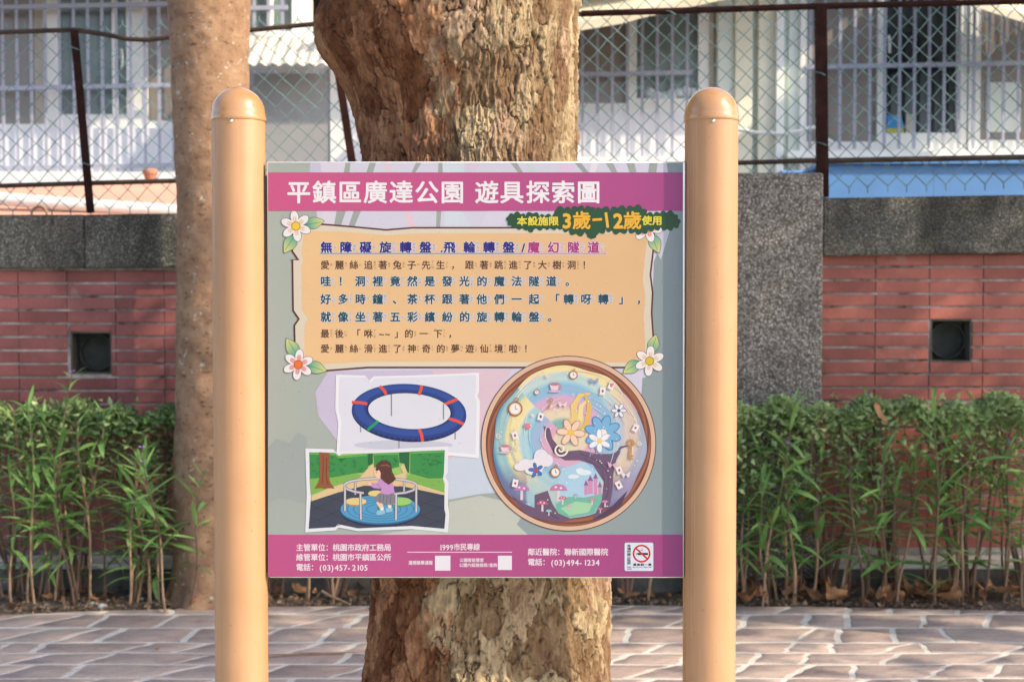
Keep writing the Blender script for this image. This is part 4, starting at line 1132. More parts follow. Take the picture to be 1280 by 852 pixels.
# story frame
OUT = [(396, 281), (403, 280.4), (440, 283.4), (483, 287.4), (515, 284.7), (600, 284.7), (818, 284.5), (816.5, 313), (813, 343), (815.8, 366), (814.5, 391), (816.5, 420), (817, 459), (600, 459), (460, 459), (408, 463), (369, 466),
       (368.5, 429), (368, 406.4), (373.5, 398.5), (366.4, 388), (365.6, 325), (364.3, 325), (372.5, 324.3), (365.4, 314), (366, 285), (380, 282)]
A = Art(50); A.poly(OUT, c(226, 214, 194))
A.stroke(OUT, 2.1, c(92, 44, 42), closed=True)
INN = [(380.6, 289), (430, 289.5), (483, 294), (515.6, 292), (600, 291.6), (812, 291.6), (807.6, 308), (803.5, 349), (806.6, 371), (804.6, 395), (807.5, 453), (580, 452), (462, 452), (380.6, 456), (380.6, 406.4), (384.7, 398), (377.6, 388), (376.6, 331.7), (379.6, 326.6), (376.6, 316.4), (379.6, 296)]
A.grad(INN, c(240, 200, 148), c(232, 190, 142), (380, 0), (812, 0))
A.build('story_frame', panel)
Z = {'無': 'ㄨˊ', '障': 'ㄓㄤˋ', '礙': 'ㄞˋ', '旋': 'ㄒㄩㄢˊ', '轉': 'ㄓㄨㄢˇ', '盤': 'ㄆㄢˊ', '飛': 'ㄈㄟ', '輪': 'ㄌㄨㄣˊ', '魔': 'ㄇㄛˊ', '幻': 'ㄏㄨㄢˋ', '隧': 'ㄙㄨㄟˋ', '道': 'ㄉㄠˋ', '愛': 'ㄞˋ', '麗': 'ㄌㄧˋ', '絲': 'ㄙ', '追': 'ㄓㄨㄟ', '著': 'ㄓㄜ˙', '兔': 'ㄊㄨˋ', '子': 'ㄗˇ', '先': 'ㄒㄧㄢ', '生': 'ㄕㄥ', '跟': 'ㄍㄣ', '跳': 'ㄊㄧㄠˋ', '進': 'ㄐㄧㄣˋ', '了': 'ㄌㄜ˙', '大': 'ㄉㄚˋ', '樹': 'ㄕㄨˋ', '洞': 'ㄉㄨㄥˋ', '哇': 'ㄨㄚ', '裡': 'ㄌㄧˇ', '竟': 'ㄐㄧㄥˋ', '然': 'ㄖㄢˊ', '是': 'ㄕˋ', '發': 'ㄈㄚ', '光': 'ㄍㄨㄤ', '的': 'ㄉㄜ˙', '法': 'ㄈㄚˇ', '好': 'ㄏㄠˇ', '多': 'ㄉㄨㄛ', '時': 'ㄕˊ', '鐘': 'ㄓㄨㄥ', '茶': 'ㄔㄚˊ', '杯': 'ㄅㄟ', '他': 'ㄊㄚ', '們': 'ㄇㄣ˙', '一': 'ㄧ', '起': 'ㄑㄧˇ', '呀': 'ㄧㄚ', '就': 'ㄐㄧㄡˋ', '像': 'ㄒㄧㄤˋ', '坐': 'ㄗㄨㄛˋ', '五': 'ㄨˇ', '彩': 'ㄘㄞˇ', '繽': 'ㄅㄧㄣ', '紛': 'ㄈㄣ', '最': 'ㄗㄨㄟˋ', '後': 'ㄏㄡˋ', '咻': 'ㄒㄧㄡ', '下': 'ㄒㄧㄚˋ', '滑': 'ㄏㄨㄚˊ', '神': 'ㄕㄣˊ', '奇': 'ㄑㄧˊ', '夢': 'ㄇㄥˋ', '遊': 'ㄧㄡˊ', '仙': 'ㄒㄧㄢ', '境': 'ㄐㄧㄥˋ', '啦': 'ㄌㄚ˙'}
def storyline(items, y, size, col, halo, bold, zc=None, lab=None, k0=60):
    """items: (character, left x)"""
    A = Art(k0)
    def one(chx, xx, yy, sx, cc, bd, res=2):
        if halo: A.ch(chx, xx, yy, sx, sx, c(232, 234, 246), bold=halo if sx > 6 else .55, k=1, res=res)
        A.ch(chx, xx, yy, sx, sx, cc, bold=bd, k=6, res=res)
    for it in items:
        chx, xx = it[0], it[1]; cc = it[2] if len(it) > 2 else col
        one(chx, xx-size*.04, y-size*.03, size*1.07, cc, bold)
        zs = Z.get(chx)
        if zs:
            tone = zs[-1] if zs[-1] in 'ˊˇˋ˙' else ''; body = zs[:-1] if tone else zs
            q = size*.335; zx = xx+size*1.07; tot = len(body)*q
            zy = y+size*.5-tot/2
            for b in body: one(b, zx, zy, q, zc or cc, .0, 1); zy += q
            if tone: one(tone, zx+q*1.0, y+size*.36, q*1.1, zc or cc, 0, 1)
    A.build('lettering', panel, lab)
NAVY, PINK, TEAL, BRN = c(36, 26, 128), c(176, 52, 128), c(18, 72, 92), c(92, 52, 38)
storyline([('無', 401), ('障', 425.4), ('礙', 450), ('旋', 474.8), ('轉', 500), ('盤', 524.8), ('.', 551), ('飛', 554.8), ('輪', 579.6), ('轉', 604.2), ('盤', 628.8), ('/', 652.5), ('魔', 660, PINK), ('幻', 684.7, PINK), ('隧', 709.7, PINK), ('道', 734.9, PINK)],
          302, 14.2, NAVY, 1.1, .5, lab='navy and pink heading line')
A = Art(75); A.stroke([(400, 317), (656, 317)], 2.4, c(232, 234, 246)); A.stroke([(656, 317), (759, 317)], 2.4, c(232, 234, 246), k=1); A.stroke([(400, 316.8), (656, 316.8)], 1.0, NAVY); A.stroke([(656, 316.8), (758.5, 316.8)], 1.0, PINK, k=2); A.build('underline', panel)
storyline([(ch_, 401+18.05*i) for i, ch_ in enumerate('愛麗絲追著兔子先生')]+[('，', 564)]+[(ch_, 581.6+18.22*i) for i, ch_ in enumerate('跟著跳進了大樹洞')]+[('！', 728)], 325.6, 10.7, BRN, 0, .2)
storyline([('哇', 401), ('！', 423), ('洞', 444), ('裡', 466), ('竟', 487.8), ('然', 509.3), ('是', 531), ('發', 552.8), ('光', 574.3), ('的', 596.3), ('魔', 618), ('法', 639.6), ('隧', 661.3), ('道', 683), ('。', 707)], 345, 12.5, TEAL, 1.0, .42)
storyline([('好', 401), ('多', 422.7), ('時', 444.3), ('鐘', 466), ('、', 491), ('茶', 509.3), ('杯', 531), ('跟', 552.8), ('著', 574.3), ('他', 596), ('們', 618), ('一', 639.6), ('起', 661.3), ('「', 687), ('轉', 704.6), ('呀', 726.3), ('轉', 748), ('」', 774), ('，', 796)], 367.4, 12.5, TEAL, 1.0, .42)
storyline([(ch_, 401+21.7*i) for i, ch_ in enumerate('就像坐著五彩繽紛的旋轉輪盤')]+[('。', 685)], 389.6, 12.5, TEAL, 1.0, .42)
storyline([('最', 401), ('後', 418.9), ('「', 440), ('咻', 455.2), ('~', 474), ('~', 481.5), ('」', 493.5), ('的', 506), ('一', 524.3), ('下', 542.2), ('，', 560.5)], 411.5, 10.5, BRN, 0, .2)
storyline([(ch_, 401+18.1*i) for i, ch_ in enumerate('愛麗絲滑進了神奇的夢遊仙境啦')]+[('！', 655)], 430.2, 10.5, BRN, 0, .2)
# green badge
def scallop(pts, bulge=.42, seg=7):
    out = []; n = len(pts); area = sum(pts[i][0]*pts[(i+1) % n][1]-pts[(i+1) % n][0]*pts[i][1] for i in range(n)); sg = 1 if area > 0 else -1
    for i in range(n):
        a = Vector(pts[i]); b = Vector(pts[(i+1) % n]); d = b-a; nn = Vector((d.y, -d.x))*sg
        for k in range(seg): t = k/seg; out.append(tuple(a+d*t+nn*bulge*math.sin(math.pi*t)))
    return out
cus = [(635, 277), (636, 270), (642, 268), (651, 268), (657, 271), (666, 267), (674, 271), (681, 270), (690, 272), (697, 269), (695, 262), (705, 261), (714, 263), (722, 259), (731, 262), (739, 259), (744, 264), (752, 261), (763, 264),
       (772, 260), (783, 262), (792, 259), (803, 261), (808, 268), (817, 269), (825, 267), (833, 266), (843, 268), (847, 273), (849, 280), (842, 284), (834, 286), (826, 284), (818, 286), (810, 287), (802, 291), (794, 290), (785, 286), (775, 290), (765, 288), (757, 286), (749, 291), (741, 291), (736, 291), (731, 290), (720, 292), (711, 288), (703, 286), (697, 283), (688, 285), (680, 283), (670, 285), (662, 284), (653, 285), (645, 283), (639, 282)]
A = Art(95); A.poly(scallop(cus), c(38, 82, 52))
A.poly([(732, 286), (747, 286), (745, 297), (739, 299), (734, 296)], c(38, 82, 52), k=1.5); A.poly([(659, 282), (668, 282), (666, 290), (663, 291), (660, 289)], c(38, 82, 52), k=1.5)
A.build('green_badge', panel)
A = Art(100); YEL, ORG = c(240, 222, 64), c(246, 186, 52)
for ch_, xx in zip('本設施限', (646, 659.5, 672.5, 685.5)): A.ch(ch_, xx, 270.3, 13, 11.8, YEL, bold=.4, k=1)
A.ch('3', 702.5, 262.5, 25, 25.5, ORG, bold=.9, k=1); A.ch('歲', 715.3, 263.5, 23.5, 23.5, ORG, bold=.6, k=1)
A.stroke([(740.5, 274.8), (752.5, 274.0)], 3, ORG, k=1); A.stroke([(757.3, 265.5), (759.8, 284.5)], 3.4, ORG, k=1); A.ch('2', 766.5, 262.5, 25, 25.5, ORG, bold=.9, k=1)
A.ch('歲', 778.8, 263.5, 23.5, 23.5, ORG, bold=.6, k=1)
for ch_, xx in zip('使用', (802.5, 815.3)): A.ch(ch_, xx, 269.5, 12.6, 12, YEL, bold=.4, k=1)
A.build('lettering', panel, 'yellow age lettering on the green badge')
# flowers
def flower(cx, cy, r, rot, leaves, tint, core, base=80, lab=None):
    A = Art(base); OL = c(92, 60, 58)
    for ((lx, ly), (ex, ey)) in zip(leaves[::2], leaves[1::2]):
        a = Vector((lx, ly)); b = Vector((ex, ey)); d = b-a; nn = Vector((-d.y, d.x))
        L = [tuple(a+d*t+nn*.30*math.sin(math.pi*t**.8)) for t in [i/10 for i in range(11)]]+[tuple(a+d*t-nn*.30*math.sin(math.pi*t**.8)) for t in [1-i/10 for i in range(1, 10)]]
        A.stroke(L, 1.1, OL, closed=True); A.grad(L, c(50, 165, 150), c(226, 226, 140), (lx, ly), (ex, ey)); A.stroke([(lx, ly), tuple(a+d*.85+nn*.03)], .5, c(60, 90, 70))
    for q in range(6):
        a = rot+q*math.pi/3; px_, py_ = cx+r*.62*math.cos(a), cy+r*.62*math.sin(a)
        A.ell(px_, py_, r*.42+.5, r*.27+.5, OL, n=20, rot=a)
    for q in range(6):
        a = rot+q*math.pi/3; px_, py_ = cx+r*.62*math.cos(a), cy+r*.62*math.sin(a)
        A.ell(px_, py_, r*.42, r*.27, c(244, 240, 242), n=20, rot=a, k=20)
        A.ell(cx+r*.42*math.cos(a), cy+r*.42*math.sin(a), r*.26, r*.17, tint, n=14, rot=a, k=21)
        for dd in (-.16, .16): A.stroke([(cx+r*.25*math.cos(a+dd), cy+r*.25*math.sin(a+dd)), (cx+r*.6*math.cos(a+dd*.8), cy+r*.6*math.sin(a+dd*.8))], .45, c(190, 110, 70), k=22)
    A.ell(cx, cy, r*.30, r*.30, OL, k=23, n=22); A.ell(cx, cy, r*.265, r*.265, core, k=24, n=22)
    A.build('flower_emblem', panel, lab)
flower(369.8, 282.6, 18.5, -.15-math.pi/2, [(382, 281), (405, 276), (369, 294), (355, 316)], c(246, 226, 206), c(246, 208, 50))
flower(372.8, 455.6, 18.5, .12-math.pi/2, [(372, 445), (358, 423), (384, 456), (408, 463)], c(240, 176, 176), c(240, 122, 38))
flower(812, 451, 18.0, .1-math.pi/2, [(814, 441), (820, 418), (800, 452), (779, 466)], c(246, 230, 206), c(226, 196, 52))
flower(809, 284, 18.5, .2, [(814, 293), (824, 316)], c(240, 176, 176), c(240, 122, 38), base=68)
# card with the ring trampoline
def a_(x, y): return (370+x/3.871, 450+y/3.871)
def am(l): return [a_(x, y) for x, y in l]
A = Art(62)
card1 = am([(193, 70), (335, 74), (352, 102), (375, 78), (600, 72), (886, 60), (886, 150), (878, 172), (890, 200), (884, 474), (735, 460), (195, 460), (205, 300), (190, 240)])
A.poly(card1, c(242, 242, 250))
cc_ = (sum(x for x, y in card1)/len(card1), sum(y for x, y in card1)/len(card1))
A.poly([(cc_[0]+(x-cc_[0])*.955, cc_[1]+(y-cc_[1])*.93) for x, y in card1], c(226, 228, 241))
A.ell(*a_(520, 410), 62, 6, c(204, 206, 224), k=2.5)
LG = c(120, 124, 140)
for (x, y0, y1) in ((461, 165, 270), (713, 210, 286), (312, 305, 348), (769, 350, 382), (497, 385, 425)):
    A.stroke(am([(x, y0), (x, y1)]), 1.9, LG, k=3); A.stroke(am([(x-2, y0), (x-2, y1)]), .6, c(200, 204, 216), k=4)
ox, oy = a_(547, 255); ix_, iy_ = a_(548, 246)
def rg(cx, cy, rx, ry, icx, icy, irx, iry, col, k, a0=0, a1=6.28318):
    A.ring(cx, cy, rx, ry, irx, iry, col, k, icx=icx, icy=icy, a0=a0, a1=a1, rot=.06)
rg(ox, oy+.3, 71.8, 35.9, ix_, iy_, 51.5, 22.2, c(18, 32, 84), 5)
rg(ox, oy-1.7, 71.6, 34.5, ix_, iy_-.2, 53.5, 22.8, c(34, 62, 138), 6)
rg(ox, oy-2.9, 68.5, 31.6, ix_, iy_-1.4, 57, 25.2, c(48, 80, 160), 7)
for i in range(26):
    t = .25+i*.105; x = ox+70.6*math.cos(t); y = oy+34.2*math.sin(t)+.06*(x-ox)
    A.stroke([(x, y-2.0), (x*.995+ox*.005, y+1.5)], .6, c(66, 92, 170), k=8)
for (x, y, x2, y2, col) in ((405, 125, 437, 166, (238, 84, 48)), (608, 122, 594, 168, (238, 84, 48)), (782, 188, 722, 212, (238, 84, 48)), (270, 203, 345, 211, (238, 84, 48)), (740, 282, 812, 310, (238, 84, 48)), (596, 332, 612, 394, (238, 84, 48)), (398, 293, 346, 338, (30, 160, 96))):
    xa_, ya_ = a_(x, y); xb_, yb_ = a_(x2, y2); A.stroke([(xa_, ya_), ((xa_+xb_)/2+1, (ya_+yb_)/2-.5), (xb_, yb_)], 3.6, c(*col), k=9)
A.build('picture_card', panel, 'pale torn-edged card with a dark blue ring trampoline')
# card with merry-go-round
A = Art(84)
A.poly(am([(45, 426), (180, 430), (207, 460), (222, 440), (400, 436), (560, 424), (737, 416), (735, 540), (722, 562), (738, 590), (736, 700), (742, 745), (735, 832), (560, 816), (300, 826), (205, 808), (190, 822), (45, 832), (52, 650)]), c(238, 238, 248))
IMG = am([(64, 444), (190, 447), (208, 462), (225, 452), (400, 448), (560, 441), (720, 434), (716, 545), (708, 565), (720, 595), (718, 720), (724, 745), (718, 814), (560, 800), (300, 812), (205, 792), (190, 806), (62, 814), (72, 650)])
A.poly(IMG, c(156, 200, 106))
GR1, GR2, GR3 = c(56, 146, 74), c(98, 180, 86), c(30, 104, 60)
A.poly(am([(64, 446), (190, 449), (208, 464), (346, 452), (350, 540), (300, 545), (180, 566), (66, 572)]), GR1)
A.poly(am([(346, 452), (372, 450), (372, 500), (348, 512)]), GR3)
A.poly(am([(374, 450), (496, 446), (500, 515), (440, 530), (378, 520)]), GR1, k=A.k)
A.poly(am([(498, 446), (550, 443), (548, 545), (536, 540), (524, 500), (500, 496)]), GR3)
A.poly(am([(553, 441), (720, 434), (716, 545), (712, 570), (640, 572), (552, 548)]), GR1, k=A.k)
for (x, y) in [(80+random.uniform(0, 260), random.uniform(470, 550)) for _ in range(26)]+[(570+random.uniform(0, 135), random.uniform(455, 550)) for _ in range(18)]+[(385+random.uniform(0, 105), random.uniform(462, 510)) for _ in range(10)]:
    A.stroke(am([(x-8, y-5), (x, y+3), (x+7, y-6)]), .6, GR3, k=30)
A.k = 31
A.stroke(am([(66, 452), (190, 455), (208, 470), (345, 458)]), 2.2, GR2); A.stroke(am([(376, 455), (496, 452)]), 2.2, GR2); A.stroke(am([(556, 448), (716, 441)]), 2.2, GR2)
PTH = c(228, 200, 152)
A.poly(am([(74, 655), (180, 610), (300, 575), (350, 520), (370, 500), (385, 530), (378, 556), (470, 560), (520, 545), (505, 515), (520, 500), (538, 540), (528, 560), (600, 600), (720, 640), (718, 668), (420, 600), (76, 690)]), PTH)
A.poly(am([(66, 572), (180, 566), (300, 548), (318, 560), (250, 590), (150, 620), (72, 650)]), c(130, 184, 84)); A.poly(am([(552, 552), (640, 574), (712, 572), (718, 640), (640, 616), (560, 590), (530, 570)]), c(130, 184, 84), k=A.k)
for (x, y) in ((120, 600), (200, 590), (600, 585), (660, 605), (690, 590)): A.stroke(am([(x-6, y), (x, y-5), (x+6, y)]), .5, GR1, k=40)
A.k = 41
FLR = am([(72, 682), (200, 640), (330, 606), (520, 610), (718, 652), (718, 720), (724, 745), (718, 814), (560, 800), (300, 812), (205, 792), (190, 806), (62, 814)])
A.poly(FLR, c(62, 70, 88)); LN = c(34, 40, 54)
for l in ([(72, 700), (330, 806)], [(72, 760), (190, 806)], [(150, 656), (560, 800)], [(250, 628), (716, 790)], [(360, 606), (718, 720)], [(500, 608), (718, 668)], [(66, 730), (330, 606)], [(64, 790), (480, 608)], [(200, 800), (600, 628)], [(330, 808), (716, 655)], [(480, 805), (718, 705)], [(620, 806), (720, 765)]): A.stroke(am(l), .5, LN, k=44)
A.k = 45
A.poly(am([(112, 444), (162, 448), (158, 560), (168, 595), (188, 620), (150, 618), (138, 622), (120, 618), (88, 622), (106, 592), (116, 560)]), c(150, 88, 56)); A.stroke(am([(130, 460), (132, 520), (126, 600)]), .8, c(98, 52, 34)); A.stroke(am([(148, 470), (146, 560), (156, 605)]), .8, c(98, 52, 34), k=A.k)
dx_, dy_ = a_(408, 722)
A.ell(dx_, dy_+2.2, 50.5, 19.0, c(30, 42, 72)); A.ell(dx_, dy_+.8, 50, 18.2, c(46, 108, 158)); A.ell(dx_, dy_-.6, 49.6, 17.4, c(84, 160, 206))
for q in (42, 34, 26, 18): A.ring(dx_, dy_-.6, q, q*.36, q-1.0, q*.36-.7, c(50, 116, 164))
RL_ = c(212, 208, 214); RD_ = c(120, 118, 130)
def railing(l, wd=2.6): A.stroke(am(l), wd+.8, RD_); A.stroke(am(l), wd-.5, RL_)
for l in ([(287, 585), (287, 650)], [(523, 580), (523, 640)]): railing(l, 2.0)
tt = [i*math.pi/14 for i in range(15)]
railing([(409-175*math.cos(t), 604-33*math.sin(t)) for t in tt], 2.6)
A.ell(*a_(290, 688), 13, 4.6, c(180, 150, 90)); A.ell(*a_(290, 682), 13, 4.4, c(232, 210, 140)); A.ell(*a_(388, 648), 10, 3.6, c(180, 150, 90)); A.ell(*a_(388, 643), 10, 3.6, c(232, 210, 140)); A.ell(*a_(505, 688), 14, 5.2, c(90, 150, 70)); A.ell(*a_(505, 682), 14, 5, c(160, 210, 120))
A.stroke(am([(398, 690), (398, 722)]), 2.4, c(60, 150, 80))
SK, HR, HD = c(246, 206, 176), c(92, 54, 44), c(60, 34, 30)
A.poly(am([(400, 676), (388, 690), (410, 722), (424, 718), (420, 696), (440, 690), (448, 712), (462, 712), (462, 684)]), SK)
A.poly(am([(408, 712), (424, 710), (424, 732), (408, 732)]), c(240, 240, 240)); A.poly(am([(446, 704), (462, 704), (462, 720), (446, 720)]), c(240, 240, 240), k=A.k)
A.poly(am([(392, 728), (428, 724), (432, 742), (396, 748), (388, 742)]), c(150, 196, 224)); A.poly(am([(434, 716), (464, 712), (468, 732), (436, 736)]), c(150, 196, 224), k=A.k)
A.poly(am([(388, 655), (402, 642), (476, 640), (490, 686), (462, 700), (420, 694), (384, 680)]), c(134, 132, 146)); 
for x in (408, 425, 442, 460): A.stroke(am([(x, 648), (x-4, 692)]), .6, c(88, 86, 100), k=A.k+1)
A.k += 2
A.poly(am([(402, 578), (440, 572), (470, 600), (478, 640), (440, 650), (408, 642), (412, 622), (376, 618), (360, 608), (364, 592), (392, 594)]), c(204, 150, 208)); A.stroke(am([(412, 622), (400, 606), (392, 596)]), .6, c(140, 90, 150))
A.ell(*a_(356, 598), 2.4, 2.2, SK)
A.ell(*a_(398, 540), 5.4, 7.4, SK); A.poly(am([(384, 548), (379, 556), (386, 562)]), SK)
A.poly(am([(384, 530), (392, 500), (412, 484), (440, 482), (460, 500), (466, 540), (484, 574), (470, 588), (448, 602), (430, 590), (408, 570), (410, 545), (402, 530), (392, 536)]), HR)
A.stroke(am([(410, 510), (440, 506), (454, 514)]), 1.2, c(150, 100, 84)); A.stroke(am([(430, 530), (438, 570), (448, 596)]), .6, HD); A.stroke(am([(448, 530), (458, 565), (470, 580)]), .6, HD, k=A.k)
A.stroke(am([(388, 538), (388, 546)]), .7, HD, k=A.k)
railing([(235, 612), (250, 624), (285, 636), (328, 642)], 2.6); railing([(476, 646), (530, 640), (568, 628), (584, 610)], 2.6)
for l in ([(237, 610), (237, 728)], [(312, 645), (314, 770)], [(485, 648), (484, 772)], [(582, 612), (582, 734)]): railing(l, 2.5)
A.build('picture_card', panel, 'torn-edged card with a cartoon girl on a merry-go-round')
# round picture
CX, CY, RR_ = 710.6, 554.0, 109.6
def b_(x, y): return (590+x/3.704, 440+y/3.704)
def bm_(l): return [b_(x, y) for x, y in l]
A = Art(84); A.ell(CX, CY, RR_, RR_, c(92, 50, 42), n=120); A.ell(CX, CY, RR_-1.0, RR_-1.0, c(226, 190, 164), n=120); A.ell(CX, CY, RR_-6.2, RR_-6.2, c(100, 54, 44), n=120)
nR, nT = 26, 240; pts = []; cols = []
for i in range(nR+1):
    r = RR_*.80+(RR_-7.0-RR_*.80)*i/nR
    for j in range(nT):
        t = 2*math.pi*j/nT; pts.append((CX+r*math.cos(t), CY+r*math.sin(t)))
        q = .5+.5*math.sin(t*3+i*.55+2*math.sin(t*2)+math.sin(t*5)); q2 = .5+.5*math.sin(t*9+i*.8)
        cols.append(tuple(a+(b-a)*(.7*q+.3*q2) for a, b in zip(c(112, 62, 46), c(178, 110, 82))))
A.raw(pts, [(i*nT+j, i*nT+(j+1) % nT, (i+1)*nT+(j+1) % nT, (i+1)*nT+j) for i in range(nR) for j in range(nT)], cols)
def rin(t): return RR_*.872+1.8*math.sin(3*t+.6)+1.4*math.sin(7*t+2)+.9*math.sin(11*t)
A.poly([(CX+(rin(t)+.8)*math.cos(t), CY+(rin(t)+.8)*math.sin(t)) for t in [2*math.pi*j/120 for j in range(120)]], c(80, 44, 40))
pal = [(120, 168, 168), (150, 196, 190), (240, 222, 190), (232, 176, 196), (206, 182, 222), (140, 196, 226), (170, 214, 232), (246, 234, 184), (246, 226, 160), (156, 200, 206), (92, 146, 186), (62, 104, 148)]
nR, nT = 70, 260; pts = []; cols = []
for i in range(nR+1):
    for j in range(nT):
        t = 2*math.pi*j/nT; f = (i+.01)/nR; r = rin(t)*f; x, y = CX+r*math.cos(t), CY+r*math.sin(t); pts.append((x, y))
        ex, ey = x-(CX-3), y-(CY-8); e = math.hypot(ex, ey)/RR_; an = math.atan2(ey, ex)
        s_ = e*10.5+((an+math.pi*.75) % (2*math.pi))/(2*math.pi)*2.6-1.2+.35*math.sin(e*46+an*2)
        s_ = max(0, min(len(pal)-1.001, s_)); k_ = int(s_); u = s_-k_; a, b = c(*pal[k_]), c(*pal[k_+1]); col = [p+(q-p)*u for p, q in zip(a, b)]
        if ey > .30*RR_:
            u = min(1, (ey/RR_-.30)/.25); g2 = c(120, 116, 160) if abs(ex) > .45*RR_ else c(168, 204, 216); col = [p+(q-p)*u*.8 for p, q in zip(col, g2)]
        u = max(0, min(1, (ex/RR_-.45)/.25))*.5; col = [p+(q-p)*u for p, q in zip(col, c(196, 170, 206))]
        cols.append(tuple(col[:3])+(1,))
A.raw(pts, [(i*nT+j, i*nT+(j+1) % nT, (i+1)*nT+(j+1) % nT, (i+1)*nT+j) for i in range(nR) for j in range(nT)], cols)
A.poly(bm_([(400, 545), (520, 505), (590, 570), (606, 660), (560, 720), (440, 720), (400, 640)]), c(176, 214, 238))
A.ell(*b_(520, 556), 9, 3.4, c(232, 242, 250)); A.ell(*b_(500, 548), 5, 3.4, c(232, 242, 250)); A.ell(*b_(470, 575), 7, 2.6, c(226, 238, 248))
CS, CR2 = c(214, 150, 190), c(150, 96, 156)
for (x, y, w_, h_) in ((528, 660, 16, 44), (548, 655, 22, 60), (572, 660, 16, 76), (592, 664, 14, 40)):
    A.poly(bm_([(x-w_/2, y), (x+w_/2, y), (x+w_/2, y-h_), (x-w_/2, y-h_)]), CS); A.poly(bm_([(x-w_/2-3, y-h_), (x+w_/2+3, y-h_), (x, y-h_-26)]), CR2)
A.poly(bm_([(388, 700), (450, 668), (520, 672), (600, 655), (620, 690), (560, 745), (440, 765), (390, 740)]), c(120, 190, 170)); A.poly(bm_([(410, 722), (480, 690), (560, 700), (540, 740), (450, 756)]), c(168, 218, 178))
TRK, TRD = c(112, 88, 118), c(84, 62, 92)
A.poly(bm_([(330, 340), (360, 352), (372, 400), (420, 460), (500, 452), (580, 470), (640, 470), (690, 455), (668, 500), (655, 560), (650, 640), (640, 700), (590, 770), (555, 775), (600, 690), (610, 600), (560, 520), (500, 500), (430, 500), (380, 470), (345, 400)]), TRK)
A.stroke(bm_([(500, 470), (580, 500), (630, 560), (630, 650), (590, 740)]), 1.0, TRD); A.stroke(bm_([(520, 490), (600, 540), (618, 620)]), .8, TRD)
A.stroke(bm_([(640, 500), (690, 440), (730, 430)]), 3.0, TRK, taper=True); A.stroke(bm_([(560, 480), (600, 420), (600, 390)]), 2.6, TRK, taper=True)
A.poly(bm_([(290, 660), (350, 640), (372, 700), (400, 745), (470, 775), (400, 786), (330, 776), (250, 750), (180, 660), (240, 700), (290, 720)]), TRK); A.stroke(bm_([(300, 680), (340, 740), (400, 770)]), 1, TRD)
A.poly(bm_([(560, 775), (640, 720), (720, 640), (690, 710), (620, 760)]), TRD)
for (x, y, s, col) in ((326, 705, 26, (206, 96, 130)), (356, 738, 15, (120, 200, 190)), (400, 640, 40, (200, 130, 176)), (420, 680, 20, (208, 110, 140)), (556, 686, 16, (214, 120, 150)), (616, 696, 17, (196, 110, 170)), (594, 728, 13, (206, 96, 130)), (230, 640, 36, (190, 130, 186)), (450, 715, 11, (230, 160, 190)), (480, 664, 11, (190, 150, 200))):
    A.poly(bm_([(x-s*.16, y), (x+s*.16, y), (x+s*.2, y+s*1.2), (x-s*.2, y+s*1.2)]), c(228, 214, 224)); A.poly(bm_([(x+s*math.cos(t), y-s*.75*math.sin(t)) for t in [math.pi*i/12 for i in range(13)]]), c(*col)); A.ell(*b_(x-s*.3, y-s*.4), s*.035, s*.03, c(250, 240, 245)); A.ell(*b_(x+s*.3, y-s*.3), s*.04, s*.03, c(250, 240, 245), k=A.k)
for q in range(46):
    rr_ = random.uniform(.2, .84)*RR_; a0 = random.uniform(0, 6.28); da = random.uniform(.35, .9)
    A.stroke([(CX-3*(1-rr_/RR_)+(rr_+5*i/11)*math.cos(a0+da*i/11), CY-8*(1-rr_/RR_)+(rr_+5*i/11)*math.sin(a0+da*i/11)) for i in range(12)], random.uniform(.5, 1.5), random.choice([c(252, 246, 236), c(246, 214, 226), c(196, 224, 240), c(240, 196, 212), c(250, 236, 196)]), k=A.k+.5, taper=True) if math.sin(a0+da/2) < .35 else None
A.k += 1
# neutral blossoms where the photograph's printed figures are
def blossom(x, y, r, n, col, col2, core, rot=0, sq=1):
    for q in range(n):
        a = rot+q*2*math.pi/n; A.ell(x+r*.6*math.cos(a), y+r*.6*sq*math.sin(a), r*.48, r*.27, col2, n=16, rot=a)
    for q in range(n):
        a = rot+q*2*math.pi/n; A.ell(x+r*.6*math.cos(a), y+r*.6*sq*math.sin(a), r*.42, r*.22, col, n=16, rot=a)
    A.ell(x, y, r*.24, r*.24, core, n=18)
def ribbon(l, wd, col): A.stroke(bm_(l), wd, col, taper=True)
ribbon([(548, 190), (500, 200), (470, 250), (475, 300), (440, 340), (410, 380)], 8, c(240, 208, 132)); ribbon([(540, 215), (505, 250), (500, 310), (470, 350), (430, 385)], 7, c(246, 224, 160)); ribbon([(520, 190), (545, 250), (530, 330), (500, 360)], 7, c(232, 190, 110))
blossom(*b_(605, 375), 22, 8, c(126, 184, 226), c(84, 136, 190), c(246, 240, 226), .3); blossom(*b_(458, 372), 17, 6, c(246, 214, 190), c(200, 140, 110), c(244, 200, 90), .1)
blossom(*b_(590, 410), 14, 6, c(246, 246, 252), c(170, 180, 210), c(244, 214, 120), .5); blossom(*b_(680, 270), 9, 6, c(236, 240, 250), c(70, 90, 140), c(90, 80, 120))
for (x, y, rx, ry) in ((250, 520, 10, 7), (225, 530, 8, 5), (285, 545, 11, 6), (320, 485, 9, 10), (345, 500, 8, 8), (300, 520, 10, 8)): A.ell(*b_(x, y), rx, ry, c(238, 234, 244))
blossom(*b_(296, 545), 9, 5, c(70, 120, 190), c(40, 70, 130), c(220, 70, 70), .7)
